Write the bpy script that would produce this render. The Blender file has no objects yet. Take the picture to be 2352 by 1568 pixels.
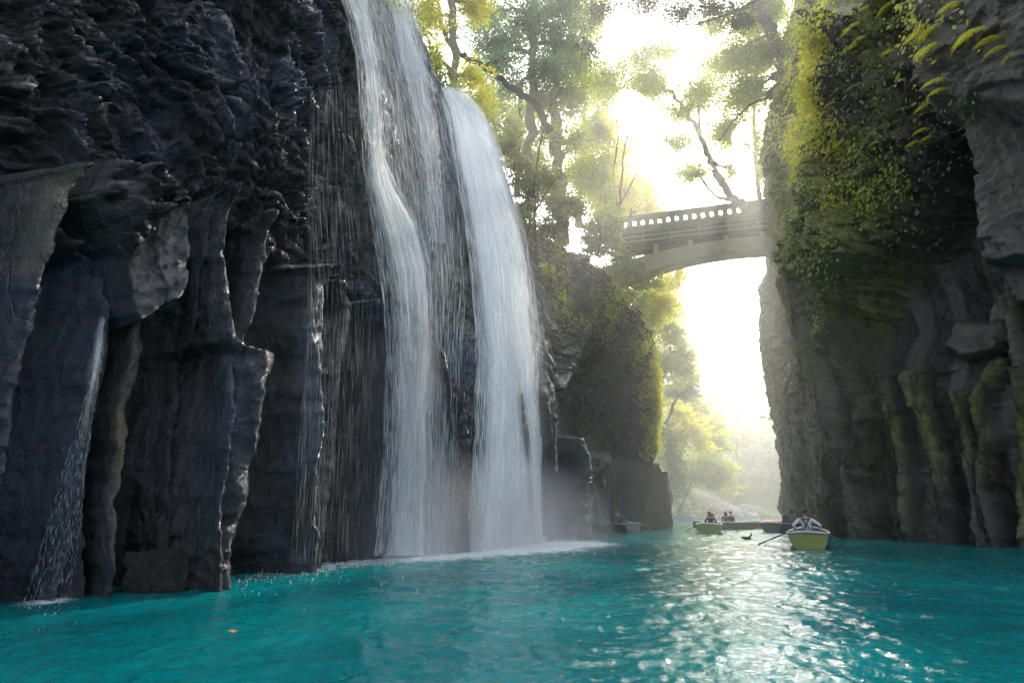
import bpy, bmesh, math, random
import numpy as np
from mathutils import Vector, Matrix, Euler

random.seed(7)
RNG = np.random.default_rng(11)
scene = bpy.context.scene
COL = scene.collection
PI = math.pi

# ------------------------------------------------------------------ camera
# measurements are taken in a 2352 x 1568 grid over the photograph
F, CX, CY = 1176.0, 1176.0, 784.0
HORIZON = 1174.0
PITCH = math.atan((HORIZON - CY) / F)
CAMZ = 1.15
cp, sp = math.cos(PITCH), math.sin(PITCH)
cam_d = bpy.data.cameras.new("camera")
cam = bpy.data.objects.new("camera", cam_d)
COL.objects.link(cam)
cam.location = (0, 0, CAMZ)
cam.rotation_euler = (PI / 2 + PITCH, 0, 0)
cam_d.sensor_width = 36.0
cam_d.lens = 18.0
cam_d.clip_start = 0.1
cam_d.clip_end = 3000
scene.camera = cam

def ray(px, py):
    a = (px - CX) / F
    b = (CY - py) / F
    return np.array([a, cp - b * sp, sp + b * cp])

def at(px, py, Y):
    "the point of the place seen at (px, py), Y metres ahead"
    d = ray(px, py)
    return np.array([0, 0, CAMZ]) + d * (Y / d[1])

def ground(px, py, z=0.0):
    d = ray(px, py)
    return np.array([0, 0, CAMZ]) + d * ((z - CAMZ) / d[2])

def atz(px, py, z):
    return ground(px, py, z)

def proj(P):
    x, y, z = P[..., 0], P[..., 1], P[..., 2] - CAMZ
    dep = y * cp + z * sp
    up = -y * sp + z * cp
    ok = dep > 0.6
    dd = np.where(ok, dep, 1.0)
    return np.where(ok, CX + F * x / dd, -9999.0), np.where(ok, CY - F * up / dd, 9999.0), np.where(ok, dep, -1)

# ------------------------------------------------------------------ noise (numpy)
def _h(ix, iy, iz, seed):
    h = (ix.astype(np.int64) * 374761393 + iy.astype(np.int64) * 668265263 + iz.astype(np.int64) * 2147483647 * 3 + seed * 1274126177) & 0xFFFFFFFF
    h = ((h ^ (h >> 13)) * 1274126177) & 0xFFFFFFFF
    h = ((h ^ (h >> 16)) * 2246822519) & 0xFFFFFFFF
    return ((h ^ (h >> 15)) & 0xFFFFFF).astype(np.float64) / 16777215.0

def vnoise(x, y, z, seed=0):
    x, y, z = np.broadcast_arrays(x, y, z)
    ix, iy, iz = np.floor(x), np.floor(y), np.floor(z)
    fx, fy, fz = x - ix, y - iy, z - iz
    ix, iy, iz = ix.astype(np.int64), iy.astype(np.int64), iz.astype(np.int64)
    u, v, w = [f * f * f * (f * (f * 6 - 15) + 10) for f in (fx, fy, fz)]
    def L(a, b, t): return a + (b - a) * t
    r = L(L(L(_h(ix, iy, iz, seed), _h(ix + 1, iy, iz, seed), u), L(_h(ix, iy + 1, iz, seed), _h(ix + 1, iy + 1, iz, seed), u), v),
          L(L(_h(ix, iy, iz + 1, seed), _h(ix + 1, iy, iz + 1, seed), u), L(_h(ix, iy + 1, iz + 1, seed), _h(ix + 1, iy + 1, iz + 1, seed), u), v), w)
    return r * 2 - 1

def fbm(x, y, z, oct=4, seed=0, gain=0.5):
    s, a, t = 0, 1.0, 0
    for k in range(oct):
        s = s + a * vnoise(x, y, z, seed + k * 17)
        t += a
        a *= gain
        x, y, z = x * 2.03 + 5.1, y * 2.03 + 9.7, z * 2.03 + 3.3
    return s / t

def ridged(x, y, z, oct=4, seed=0, gain=0.5):
    s, a, t = 0, 1.0, 0
    for k in range(oct):
        s = s + a * (1 - np.abs(vnoise(x, y, z, seed + k * 17)) * 2)
        t += a
        a *= gain
        x, y, z = x * 2.07 + 5.1, y * 2.07 + 9.7, z * 2.07 + 3.3
    return s / t

def worley(x, y, seed=0):
    "2-D cells: nearest and second distance and a random number per cell"
    ix, iy = np.floor(x).astype(np.int64), np.floor(y).astype(np.int64)
    f1 = np.full(x.shape, 9.0); f2 = np.full(x.shape, 9.0); cid = np.zeros(x.shape)
    z0 = np.zeros_like(ix)
    for dx in (-1, 0, 1):
        for dy in (-1, 0, 1):
            cx, cy = ix + dx, iy + dy
            qx = cx + _h(cx, cy, z0, seed); qy = cy + _h(cx, cy, z0 + 1, seed)
            d = np.hypot(qx - x, qy - y)
            r = _h(cx, cy, z0 + 2, seed)
            near = d < f1
            f2 = np.where(near, f1, np.minimum(f2, d))
            cid = np.where(near, r, cid)
            f1 = np.where(near, d, f1)
    return f1, f2, cid

SUN_AZ, SUN_EL = 29.0, 40.0        # to the right of straight ahead, above the horizon
_az, _el = math.radians(SUN_AZ), math.radians(SUN_EL)
SUNV = Vector((math.sin(_az) * math.cos(_el), math.cos(_az) * math.cos(_el), math.sin(_el)))
# openings in the canopy through which the sun reaches the falls and the water: (place lit, radius, share of leaves missing)
LIGHT = [((-.4, 18.6, 14), 1.9, .8), ((-.2, 18.3, 9), 2.0, .8), ((0, 18, 4), 2.0, .8), ((-3.4, 14, 12), 2.0, .8), ((-2.7, 13.9, 6), 2.2, .85), ((-2.5, 13.8, 2), 2.0, .8),
         ((-1.4, 18.8, 18), 1.6, .9)] + [((y * .48, y, 0), 1.1 + y * .025, .80) for y in range(4, 34, 2)]
def let_light(P, rng):
    S = np.array(SUNV); keep = np.ones(len(P), bool)
    for T, r, pr in LIGHT:
        v = P - np.array(T); s = v @ S
        d = np.linalg.norm(v - s[:, None] * S, axis=1)
        keep &= ~((s > 3) & (d < r) & (rng.uniform(size=len(P)) < pr))
    return keep

def worley_t(x, y, seed=0):
    "cells with a random tilt each: gives angular broken facets"
    ix, iy = np.floor(x).astype(np.int64), np.floor(y).astype(np.int64)
    f1 = np.full(x.shape, 9.0); f2 = np.full(x.shape, 9.0); h = np.zeros(x.shape); z0 = np.zeros_like(ix)
    for dx in (-1, 0, 1):
        for dy in (-1, 0, 1):
            cx, cy = ix + dx, iy + dy
            ox = x - (cx + _h(cx, cy, z0, seed)); oy = y - (cy + _h(cx, cy, z0 + 1, seed)); d = np.hypot(ox, oy)
            v = (_h(cx, cy, z0 + 2, seed) - .5) + 1.3 * (_h(cx, cy, z0 + 3, seed) - .5) * ox + 1.6 * (_h(cx, cy, z0 + 4, seed) - .35) * oy
            near = d < f1
            f2 = np.where(near, f1, np.minimum(f2, d)); h = np.where(near, v, h); f1 = np.where(near, d, f1)
    return h, f2 - f1

def sstep(a, b, x):
    t = np.clip((x - a) / (b - a), 0, 1)
    return t * t * (3 - 2 * t)

# ------------------------------------------------------------------ objects
def mesh_np(name, V, Fc, mat=None, attrs=None, uv=None, smooth=True, parent=None):
    "one mesh object from numpy arrays; Fc is (n,4) or (n,3)"
    me = bpy.data.meshes.new(name)
    V = np.ascontiguousarray(V, dtype=np.float32); Fc = np.ascontiguousarray(Fc, dtype=np.int32)
    n, k = Fc.shape
    me.vertices.add(len(V)); me.vertices.foreach_set("co", V.ravel())
    me.loops.add(n * k); me.loops.foreach_set("vertex_index", Fc.ravel())
    me.polygons.add(n)
    me.polygons.foreach_set("loop_start", np.arange(0, n * k, k, dtype=np.int32))
    me.polygons.foreach_set("use_smooth", np.full(n, smooth, dtype=bool))
    if attrs:
        for an, arr in attrs.items():
            a = me.attributes.new(an, 'FLOAT', 'POINT')
            a.data.foreach_set("value", np.ascontiguousarray(arr, dtype=np.float32).ravel())
    if uv is not None:
        l = me.uv_layers.new(name="UVMap")
        l.data.foreach_set("uv", np.ascontiguousarray(uv[Fc.ravel()], dtype=np.float32).ravel())
    me.update(calc_edges=True)
    if mat: me.materials.append(mat)
    o = bpy.data.objects.new(name, me)
    COL.objects.link(o)
    if parent: o.parent = parent
    return o

def grid_faces(nr, nc):
    i = np.arange(nr * nc).reshape(nr, nc)
    return np.stack([i[:-1, :-1], i[:-1, 1:], i[1:, 1:], i[1:, :-1]], -1).reshape(-1, 4)

def tag(o, label=None, cat=None, group=None, kind=None):
    if label: o["label"] = label
    if cat: o["category"] = cat
    if group: o["group"] = group
    if kind: o["kind"] = kind
    return o

def empty(name, loc, rz=0.0):
    o = bpy.data.objects.new(name, None)
    COL.objects.link(o)
    o.location = tuple(loc); o.rotation_euler = (0, 0, rz)
    return o

def bm_obj(name, bm, mat, parent=None, smooth=True):
    me = bpy.data.meshes.new(name)
    bm.normal_update()
    bm.to_mesh(me); bm.free()
    for p in me.polygons: p.use_smooth = smooth
    me.materials.append(mat)
    o = bpy.data.objects.new(name, me)
    COL.objects.link(o)
    if parent: o.parent = parent
    return o

class Geo:
    "collects tubes and leaf quads as numpy blocks"
    def __init__(s): s.V = []; s.F = []; s.A = []; s.n = 0
    def add(s, V, Fc, a=None):
        s.V.append(V); s.F.append(Fc + s.n); s.A.append(np.full(len(V), 0.5) if a is None else a); s.n += len(V)
    def tube(s, pts, rad, sides=7, a=0.5):
        pts = np.asarray(pts, float); n = len(pts)
        T = np.gradient(pts, axis=0); T /= np.linalg.norm(T, axis=1)[:, None] + 1e-9
        ref = np.array([0, 0, 1.0]) if abs(T[0][2]) < 0.9 else np.array([1.0, 0, 0])
        U = np.cross(T, ref); U /= np.linalg.norm(U, axis=1)[:, None] + 1e-9
        W = np.cross(T, U)
        th = np.linspace(0, 2 * PI, sides, endpoint=False)
        r = np.broadcast_to(np.asarray(rad, float), (n,))
        V = pts[:, None] + r[:, None, None] * (np.cos(th)[None, :, None] * U[:, None] + np.sin(th)[None, :, None] * W[:, None])
        i = np.arange(n * sides).reshape(n, sides); j = np.roll(i, -1, 1)
        Fc = np.stack([i[:-1], j[:-1], j[1:], i[1:]], -1).reshape(-1, 4)
        V = V.reshape(-1, 3)
        # end caps: a point each, as degenerate-free quads via two centre verts
        c0 = len(V); V = np.vstack([V, pts[0] - T[0] * r[0] * .2, pts[-1] + T[-1] * r[-1] * .3])
        caps = []
        for k in range(0, sides - 1, 2):
            caps.append([c0, i[0][(k + 2) % sides], i[0][k + 1], i[0][k]])
            caps.append([c0 + 1, i[-1][k], i[-1][k + 1], i[-1][(k + 2) % sides]])
        if sides % 2:
            pass
        s.add(V, np.vstack([Fc, np.array(caps)]), np.full(len(V), a))
    def leaves(s, P, size, aspect=0.5, flat=0.0, a=None, rng=RNG, droop=0.0, dirs=None):
        "one folded leaf (two quads sharing the midrib would double the cost: a rhombus) per point"
        keep = let_light(P, rng); P = P[keep]
        if a is not None: a = np.asarray(a)[keep]
        if dirs is not None: dirs = dirs[keep]
        n = len(P)
        d = rng.normal(size=(n, 3)) if dirs is None else dirs + rng.normal(size=(n, 3)) * .45
        d[:, 2] = d[:, 2] * (1 - flat) - droop
        d /= np.linalg.norm(d, axis=1)[:, None] + 1e-9
        nr = rng.normal(size=(n, 3)); nr[:, 2] += 1.2 * flat + .3
        w = np.cross(d, nr); w /= np.linalg.norm(w, axis=1)[:, None] + 1e-9
        sz = (size * rng.uniform(.6, 1.35, n))[:, None]
        V = np.stack([P, P + d * sz * .5 + w * sz * aspect * .5, P + d * sz, P + d * sz * .45 - w * sz * aspect * .5], 1).reshape(-1, 3)
        Fc = np.arange(n * 4).reshape(n, 4)
        t = rng.uniform(0, 1, n) if a is None else a
        s.add(V, Fc, np.repeat(t, 4))
    def build(s, name, mat, parent=None, smooth=True, loc=None):
        if not s.V: return None
        V = np.vstack(s.V)
        if loc is not None: V = V - np.asarray(loc)
        return mesh_np(name, V, np.vstack(s.F), mat, {"tint": np.concatenate(s.A)}, smooth=smooth, parent=parent)

# ------------------------------------------------------------------ materials
def new_mat(name):
    m = bpy.data.materials.new(name); m.use_nodes = True
    nt = m.node_tree; nt.nodes.clear()
    out = nt.nodes.new("ShaderNodeOutputMaterial")
    return m, nt, out

class NB:
    def __init__(s, nt): s.nt = nt
    def n(s, t, **kw):
        nd = s.nt.nodes.new(t)
        for k, v in kw.items():
            if k.startswith("i_"): 
                key = k[2:]
                key = int(key) if key.isdigit() else key.replace("_", " ")
                if isinstance(v, bpy.types.NodeSocket): s.nt.links.new(v, nd.inputs[key])
                else: nd.inputs[key].default_value = v
            else: setattr(nd, k, v)
        return nd
    def link(s, a, b): s.nt.links.new(a, b)
    def math(s, op, a, b=None, clamp=False):
        nd = s.nt.nodes.new("ShaderNodeMath"); nd.operation = op; nd.use_clamp = clamp
        for i, v in enumerate((a, b)):
            if v is None: continue
            if isinstance(v, bpy.types.NodeSocket): s.nt.links.new(v, nd.inputs[i])
            else: nd.inputs[i].default_value = v
        return nd.outputs[0]
    def ramp(s, fac, stops):
        nd = s.nt.nodes.new("ShaderNodeValToRGB"); s.nt.links.new(fac, nd.inputs[0])
        el = nd.color_ramp.elements
        while len(el) < len(stops): el.new(0.5)
        for e, (p, c) in zip(el, stops):
            e.position = p
            e.color = (c[0], c[1], c[2], 1) if hasattr(c, "__len__") else (c, c, c, 1)
        return nd.outputs[0]
    def mix(s, fac, a, b):
        nd = s.nt.nodes.new("ShaderNodeMix"); nd.data_type = 'RGBA'
        for i, v in ((0, fac), (6, a), (7, b)):
            if isinstance(v, bpy.types.NodeSocket): s.nt.links.new(v, nd.inputs[i])
            else: nd.inputs[i].default_value = (tuple(v) + (1,)) if hasattr(v, "__len__") and len(v) == 3 else v
        return nd.outputs[2]
    def noise(s, vec, scale, detail=4, rough=.55, dist=0.0):
        nd = s.n("ShaderNodeTexNoise", i_Scale=scale, i_Detail=detail, i_Roughness=rough, i_Distortion=dist)
        if vec is not None: s.link(vec, nd.inputs["Vector"])
        return nd.outputs[0]
    def mapping(s, vec, sc=(1, 1, 1), rot=(0, 0, 0)):
        nd = s.n("ShaderNodeMapping"); s.link(vec, nd.inputs[0])
        nd.inputs["Scale"].default_value = sc; nd.inputs["Rotation"].default_value = rot
        return nd.outputs[0]
    def attr(s, name):
        return s.n("ShaderNodeAttribute", attribute_name=name).outputs["Fac"]

def mat_simple(name, col, rough=.6, var=.25, scale=6.0, bump=.1, metal=0.0, spec=.5):
    m, nt, out = new_mat(name); b = NB(nt)
    tc = b.n("ShaderNodeTexCoord").outputs["Object"]
    nz = b.noise(tc, scale, 5)
    c = b.mix(nz, tuple(x * (1 - var) for x in col), tuple(min(1, x * (1 + var)) for x in col))
    bs = b.n("ShaderNodeBsdfPrincipled", i_Roughness=rough, i_Metallic=metal)
    bs.inputs["Specular IOR Level"].default_value = spec
    b.link(c, bs.inputs["Base Color"])
    if bump:
        bp = b.n("ShaderNodeBump", i_Strength=bump, i_Distance=.02); b.link(b.noise(tc, scale * 6, 4), bp.inputs["Height"])
        b.link(bp.outputs[0], bs.inputs["Normal"])
    b.link(bs.outputs[0], out.inputs[0])
    return m

def mat_leaf(name, dark, mid, light, transl=.5, scale=.35):
    m, nt, out = new_mat(name); b = NB(nt)
    geo = b.n("ShaderNodeNewGeometry").outputs["Position"]
    t = b.attr("tint")
    nz = b.noise(geo, scale, 3)
    f = b.math('ADD', b.math('MULTIPLY', t, .45), b.math('MULTIPLY', b.math('SUBTRACT', nz, .25), 1.1), clamp=True)
    c = b.ramp(f, [(0.12, dark), (0.5, mid), (0.9, light)])
    d = b.n("ShaderNodeBsdfDiffuse", i_Color=c)
    tr = b.n("ShaderNodeBsdfTranslucent", i_Color=c)
    mx = b.n("ShaderNodeMixShader", i_0=transl); b.link(d.outputs[0], mx.inputs[1]); b.link(tr.outputs[0], mx.inputs[2])
    gl = b.n("ShaderNodeBsdfGlossy", i_Roughness=.45, i_Color=(.9, .95, 1, 1))
    mx2 = b.n("ShaderNodeMixShader", i_0=.06); b.link(mx.outputs[0], mx2.inputs[1]); b.link(gl.outputs[0], mx2.inputs[2])
    b.link(mx2.outputs[0], out.inputs[0])
    return m

def mat_rock(name, c_dark, c_mid, c_lite, rough=(.25, .6), bump=.5, fine=14, moss=(.05, .06, .012), wetspec=.5, pale=(.2, .18, .14), coat=0.0, blue=None):
    m, nt, out = new_mat(name); b = NB(nt)
    p = b.n("ShaderNodeNewGeometry").outputs["Position"]
    n1 = b.noise(p, .6, 6, .6); n2 = b.noise(b.mapping(p, (1, 1, .35)), 3.0, 6, .65); n3 = b.noise(p, fine, 8, .7)
    f = b.math('ADD', b.math('MULTIPLY', n1, .55), b.math('MULTIPLY', n2, .45))
    c = b.ramp(f, [(.32, c_dark), (.5, c_mid), (.68, c_lite)])
    c = b.mix(b.math('MULTIPLY', b.math('SUBTRACT', n3, .5, clamp=True), 2.0, clamp=True), c, tuple(min(1, x * 1.8) for x in c_lite))
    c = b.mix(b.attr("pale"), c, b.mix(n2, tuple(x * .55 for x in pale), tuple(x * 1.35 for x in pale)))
    mf = b.math('MULTIPLY', b.attr("moss"), b.ramp(n2, [(.35, 0.0), (.6, 1.0)]), clamp=True)
    c = b.mix(mf, c, b.mix(n3, tuple(x * .5 for x in moss), tuple(x * 1.6 for x in moss)))
    if blue:
        c = b.mix(b.ramp(b.noise(b.mapping(p, (1, 1, .45), (.3, .2, 0)), .55, 4, .6, .4), [(.50, 0.0), (.64, .9)]), c, blue)  # bluish sky highlights on the wet rock, painted as base colour patches
    bs = b.n("ShaderNodeBsdfPrincipled"); b.link(c, bs.inputs["Base Color"])
    bs.inputs["Specular IOR Level"].default_value = wetspec
    if coat:
        cw = b.math('MULTIPLY', b.ramp(b.noise(b.mapping(p, (1, 1, .3)), .9, 4, .6), [(.40, .05), (.58, 1.0)]), coat)
        b.link(cw, bs.inputs["Coat Weight"]); bs.inputs["Coat Roughness"].default_value = .08; bs.inputs["Coat IOR"].default_value = 1.7; bs.inputs["Coat Tint"].default_value = (.85, .92, 1, 1)
    r = b.ramp(b.math('ADD', b.math('MULTIPLY', n2, .6), b.math('MULTIPLY', mf, .5)), [(.25, rough[0]), (.65, rough[1])])
    b.link(r, bs.inputs["Roughness"])
    vo = b.n("ShaderNodeTexVoronoi", i_Scale=5.0, feature='F1'); b.link(b.mapping(p, (1, 1, .6)), vo.inputs["Vector"])
    vc = b.n("ShaderNodeTexVoronoi", i_Scale=1.7, feature='DISTANCE_TO_EDGE'); 
    wv = b.n("ShaderNodeVectorMath", operation='ADD'); b.link(b.mapping(p, (1, 1, .38)), wv.inputs[0]); wn_ = b.n("ShaderNodeTexNoise", i_Scale=1.3, i_Detail=4); b.link(p, wn_.inputs["Vector"])
    wsc = b.n("ShaderNodeVectorMath", operation='SCALE'); b.link(wn_.outputs[1], wsc.inputs[0]); wsc.inputs["Scale"].default_value = .8; b.link(wsc.outputs[0], wv.inputs[1]); b.link(wv.outputs[0], vc.inputs["Vector"])
    crack = b.ramp(vc.outputs[0], [(.0, 0.0), (.035, 1.0)])
    hgt = b.math('ADD', b.math('MULTIPLY', b.math('MULTIPLY', crack, b.ramp(n1, [(.42, 0.0), (.6, 1.0)])), .22), b.math('ADD', b.math('MULTIPLY', n3, .6), b.math('ADD', b.math('MULTIPLY', b.noise(p, 38, 4, .7), .42), b.math('MULTIPLY', vo.outputs[0], .5))))
    bp = b.n("ShaderNodeBump", i_Strength=bump, i_Distance=.12); b.link(hgt, bp.inputs["Height"])
    b.link(bp.outputs[0], bs.inputs["Normal"])
    if "Coat Normal" in bs.inputs: b.link(bp.outputs[0], bs.inputs["Coat Normal"])
    b.link(bs.outputs[0], out.inputs[0])
    return m
# ------------------------------------------------------------------ light
world = bpy.data.worlds.new("World"); scene.world = world
world.use_nodes = True
wn = world.node_tree; wn.nodes.clear()
wb = NB(wn)
sky = wb.n("ShaderNodeTexSky"); sky.sky_type = 'NISHITA'; sky.sun_disc = False
sky.sun_elevation = math.radians(SUN_EL); sky.sun_rotation = math.radians(SUN_AZ)
sky.air_density = 1.0; sky.dust_density = 6.0; sky.ozone_density = 1.0
# uneven bluish white added over the sky to lift the ambient light
wc = wb.n("ShaderNodeTexCoord").outputs["Generated"]
veil = wb.ramp(wb.noise(wb.mapping(wc, (1, 1, 2.2)), 2.2, 5, .6), [(.3, .45), (.7, .85)])
va = wb.n("ShaderNodeVectorMath", operation='SCALE'); va.inputs[0].default_value = (6.2, 6.8, 8.0); wb.link(veil, va.inputs["Scale"])
vs_ = wb.n("ShaderNodeVectorMath", operation='ADD'); wb.link(sky.outputs[0], vs_.inputs[0]); wb.link(va.outputs[0], vs_.inputs[1])
# glow added around the sun to strengthen glitter and rim light
dn_ = wb.n("ShaderNodeVectorMath", operation='DOT_PRODUCT'); wb.link(wc, dn_.inputs[0]); dn_.inputs[1].default_value = tuple(SUNV)
au = wb.math('MULTIPLY', wb.math('POWER', wb.math('MAXIMUM', dn_.outputs["Value"], 0.0), 5.0), 42.0)
ac = wb.n("ShaderNodeVectorMath", operation='SCALE'); ac.inputs[0].default_value = (1.0, .985, .95); wb.link(au, ac.inputs["Scale"])
v3 = wb.n("ShaderNodeVectorMath", operation='ADD'); wb.link(vs_.outputs[0], v3.inputs[0]); wb.link(ac.outputs[0], v3.inputs[1])
skyc = v3.outputs[0]
bg = wb.n("ShaderNodeBackground", i_Strength=.15); wb.link(skyc, bg.inputs[0])
wo = wb.n("ShaderNodeOutputWorld"); wb.link(bg.outputs[0], wo.inputs[0])
sun_d = bpy.data.lights.new("sun", 'SUN'); sun_d.energy = 5.0; sun_d.angle = math.radians(.6); sun_d.color = (1, .92, .79)
sun = bpy.data.objects.new("sun", sun_d); COL.objects.link(sun)
az, el = math.radians(SUN_AZ), math.radians(SUN_EL)
sun.rotation_euler = SUNV.to_track_quat('Z', 'Y').to_euler()
sun.location = (20, 60, 60)
scene.view_settings.view_transform = 'Standard'; scene.view_settings.look = 'None'
scene.view_settings.exposure = 0; scene.view_settings.gamma = 1
scene.render.engine = 'CYCLES'
cy = scene.cycles
cy.max_bounces = 8; cy.diffuse_bounces = 3; cy.glossy_bounces = 3; cy.transmission_bounces = 4
cy.transparent_max_bounces = 18; cy.volume_bounces = 1; cy.use_adaptive_sampling = True; cy.adaptive_threshold = .02; cy.sample_clamp_indirect = 6
cy.use_denoising = True; cy.volume_step_rate = 4

# ------------------------------------------------------------------ cliffs
def column_edge(px, py, pts, depth, width, y0=None, bev=.10, sgn=1, top=7.0, bot=None, back=1.0):
    "a rock column whose sharp side follows the given line; it bulges `depth` metres and dies away over `width`"
    ys = np.array([p[1] for p in pts], float); xs = np.array([p[0] for p in pts], float)
    o = np.argsort(ys); ys, xs = ys[o], xs[o]
    xe = np.interp(py, ys, xs)
    w = np.broadcast_to(width, px.shape)
    t = sgn * (xe - px) / w
    a = np.clip(t / bev, 0, 1); prof = np.sqrt(np.clip(1 - (1 - a) ** 2, 0, 1))
    fall = .5 + .5 * np.cos(PI * np.clip((t - bev) / (1 - bev), 0, 1) ** back)
    y0 = ys[0] if y0 is None else y0
    win = sstep(y0 - top, y0 + top, py)
    if bot is not None: win = win * (1 - sstep(bot - 8, bot + 8, py))
    return np.where(t > 0, prof * fall, 0) * depth * win

def blob(px, py, cx, cy, rx, ry, ang=0, sharp=.35):
    c, s = math.cos(ang), math.sin(ang)
    u = ((px - cx) * c + (py - cy) * s) / rx; v = (-(px - cx) * s + (py - cy) * c) / ry
    r = np.sqrt(u * u + v * v)
    return 1 - sstep(1 - sharp, 1 + sharp, r)

def inside(px, py, poly, soft=5):
    "signed softness inside a polygon (even-odd with distance to the border)"
    res = np.zeros(px.shape, bool); dmin = np.full(px.shape, 1e9)
    n = len(poly)
    for i in range(n):
        x1, y1 = poly[i]; x2, y2 = poly[(i + 1) % n]
        cond = ((y1 > py) != (y2 > py)) & (px < (x2 - x1) * (py - y1) / (y2 - y1 + 1e-9) + x1)
        res ^= cond
        vx, vy = x2 - x1, y2 - y1
        t = np.clip(((px - x1) * vx + (py - y1) * vy) / (vx * vx + vy * vy + 1e-9), 0, 1)
        dmin = np.minimum(dmin, np.hypot(px - x1 - t * vx, py - y1 - t * vy))
    return np.where(res, np.clip(.5 + dmin / (2 * soft), 0, 1), np.clip(.5 - dmin / (2 * soft), 0, 1))

def solve_rim(B, n, rx, ry):
    "height and set-back of the rim seen at (rx, ry) above base point B on a wall with outward normal n"
    d = ray(rx, ry)
    # (0,0,CAMZ) + t d = B - s n (horizontal)
    A = np.array([[d[0], n[0]], [d[1], n[1]]])
    t, s = np.linalg.solve(A, np.array([B[0], B[1]]))
    return CAMZ + t * d[2], s

class Wall:
    def __init__(s, ctrl, rows, z0, flip=1, smooth_n=25):
        """ctrl: dicts with p (x,y), n samples to the next, and H, SB or rim (px,py)"""
        P = []; ks = []
        for i in range(len(ctrl) - 1):
            a, b = ctrl[i], ctrl[i + 1]; m = a['n']
            for k in range(m):
                t = k / m
                P.append(np.array(a['p']) * (1 - t) + np.array(b['p']) * t); ks.append(i + t)
        P.append(np.array(ctrl[-1]['p'])); ks.append(len(ctrl) - 1)
        P = np.array(P, float); ks = np.array(ks)
        # tangents from a smoothed copy
        k = np.hanning(smooth_n * 2 + 1); k /= k.sum()
        Pp = np.vstack([np.repeat(P[:1], smooth_n, 0), P, np.repeat(P[-1:], smooth_n, 0)])
        Ps = np.stack([np.convolve(Pp[:, j], k, 'valid') for j in (0, 1)], 1)
        s.P = Ps
        T = np.gradient(Ps, axis=0); T /= np.linalg.norm(T, axis=1)[:, None] + 1e-9
        N = np.stack([T[:, 1], -T[:, 0]], 1) * flip      # outward (towards the water)
        k2 = np.hanning(101); k2 /= k2.sum()
        Np = np.vstack([np.repeat(N[:1], 50, 0), N, np.repeat(N[-1:], 50, 0)])
        N = np.stack([np.convolve(Np[:, j], k2, 'valid') for j in (0, 1)], 1)
        N /= np.linalg.norm(N, axis=1)[:, None]
        s.N = N
        H = []; SB = []
        for i, c in enumerate(ctrl):
            if 'rim' in c:
                j = int(np.argmin(np.abs(ks - i)))
                h, b = solve_rim(Ps[j], N[j], *c['rim'])
                H.append(h); SB.append(b)
            else: H.append(c['H']); SB.append(c.get('SB', 0))
        s.ctrlH, s.ctrlSB = H, SB
        s.H = np.interp(ks, np.arange(len(ctrl)), H); s.SB = np.interp(ks, np.arange(len(ctrl)), SB)
        s.arc = np.concatenate([[0], np.cumsum(np.linalg.norm(np.diff(Ps, axis=0), axis=1))])
        s.rows = rows; s.z0 = z0
    def surface(s, expo=1.8):
        v = np.linspace(0, 1, s.rows)[:, None]
        Z = s.z0 + (s.H[None] - s.z0) * v
        zz = np.clip(Z / s.H[None], 0, 1)
        off = -s.SB[None] * zz ** expo
        X = s.P[None, :, 0] + s.N[None, :, 0] * off; Y = s.P[None, :, 1] + s.N[None, :, 1] * off
        s.Z, s.zz = Z, zz
        s.base = np.stack([X, Y, Z], -1)
        s.px, s.py, s.dep = proj(s.base)
        return s.base
    def displaced(s, D):
        Q = s.base.copy()
        Q[..., 0] += s.N[None, :, 0] * D; Q[..., 1] += s.N[None, :, 1] * D
        return Q
    def plateau(s, Q, rows, reach, slope, seed):
        q = (np.linspace(0, 1, rows + 1)[1:, None]) ** 1.5 * reach
        R = Q[-1][None]
        X = R[..., 0] - s.N[None, :, 0] * q; Y = R[..., 1] - s.N[None, :, 1] * q
        Z = R[..., 2] + slope * q + fbm(X * .35, Y * .35, 0 * X, 4, seed) * np.minimum(q, 2.0) * .5
        return np.concatenate([Q, np.stack([X, Y, Z], -1)], 0)

def depth_map(P, cell=6, x0=-60, x1=2412, y0=-60, y1=1420, mode='mean'):
    "height field of a wall as seen over the measuring grid, to set things against it"
    px, py, dp = proj(P.reshape(-1, 3)); Yw = P.reshape(-1, 3)[:, 1]
    nx, ny = int((x1 - x0) / cell), int((y1 - y0) / cell)
    ok = (px > x0) & (px < x1 - 1) & (py > y0) & (py < y1 - 1)
    ix = ((px[ok] - x0) / cell).astype(int).clip(0, nx - 1); iy = ((py[ok] - y0) / cell).astype(int).clip(0, ny - 1)
    k = iy * nx + ix
    if mode == 'mean':
        s = np.bincount(k, Yw[ok], nx * ny); c = np.bincount(k, minlength=nx * ny)
        M = np.where(c > 0, s / np.maximum(c, 1), np.nan).reshape(ny, nx)
    else:
        M = np.full(nx * ny, np.inf); np.minimum.at(M, k, Yw[ok]); M[np.isinf(M)] = np.nan; M = M.reshape(ny, nx)
    for _ in range(400):
        nan = np.isnan(M)
        if not nan.any(): break
        sh = [np.roll(M, 1, 0), np.roll(M, -1, 0), np.roll(M, 1, 1), np.roll(M, -1, 1)]
        sh = np.stack(sh); cnt = (~np.isnan(sh)).sum(0); sm = np.nansum(sh, 0)
        M = np.where(nan & (cnt > 0), sm / np.maximum(cnt, 1), M)
    def f(x, y):
        u = np.clip((np.asarray(x, float) - x0) / cell - .5, 0, nx - 1.001); v = np.clip((np.asarray(y, float) - y0) / cell - .5, 0, ny - 1.001)
        i, j = u.astype(int), v.astype(int); a, b = u - i, v - j
        return (M[j, i] * (1 - a) + M[j, i + 1] * a) * (1 - b) + (M[j + 1, i] * (1 - a) + M[j + 1, i + 1] * a) * b
    return f

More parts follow.
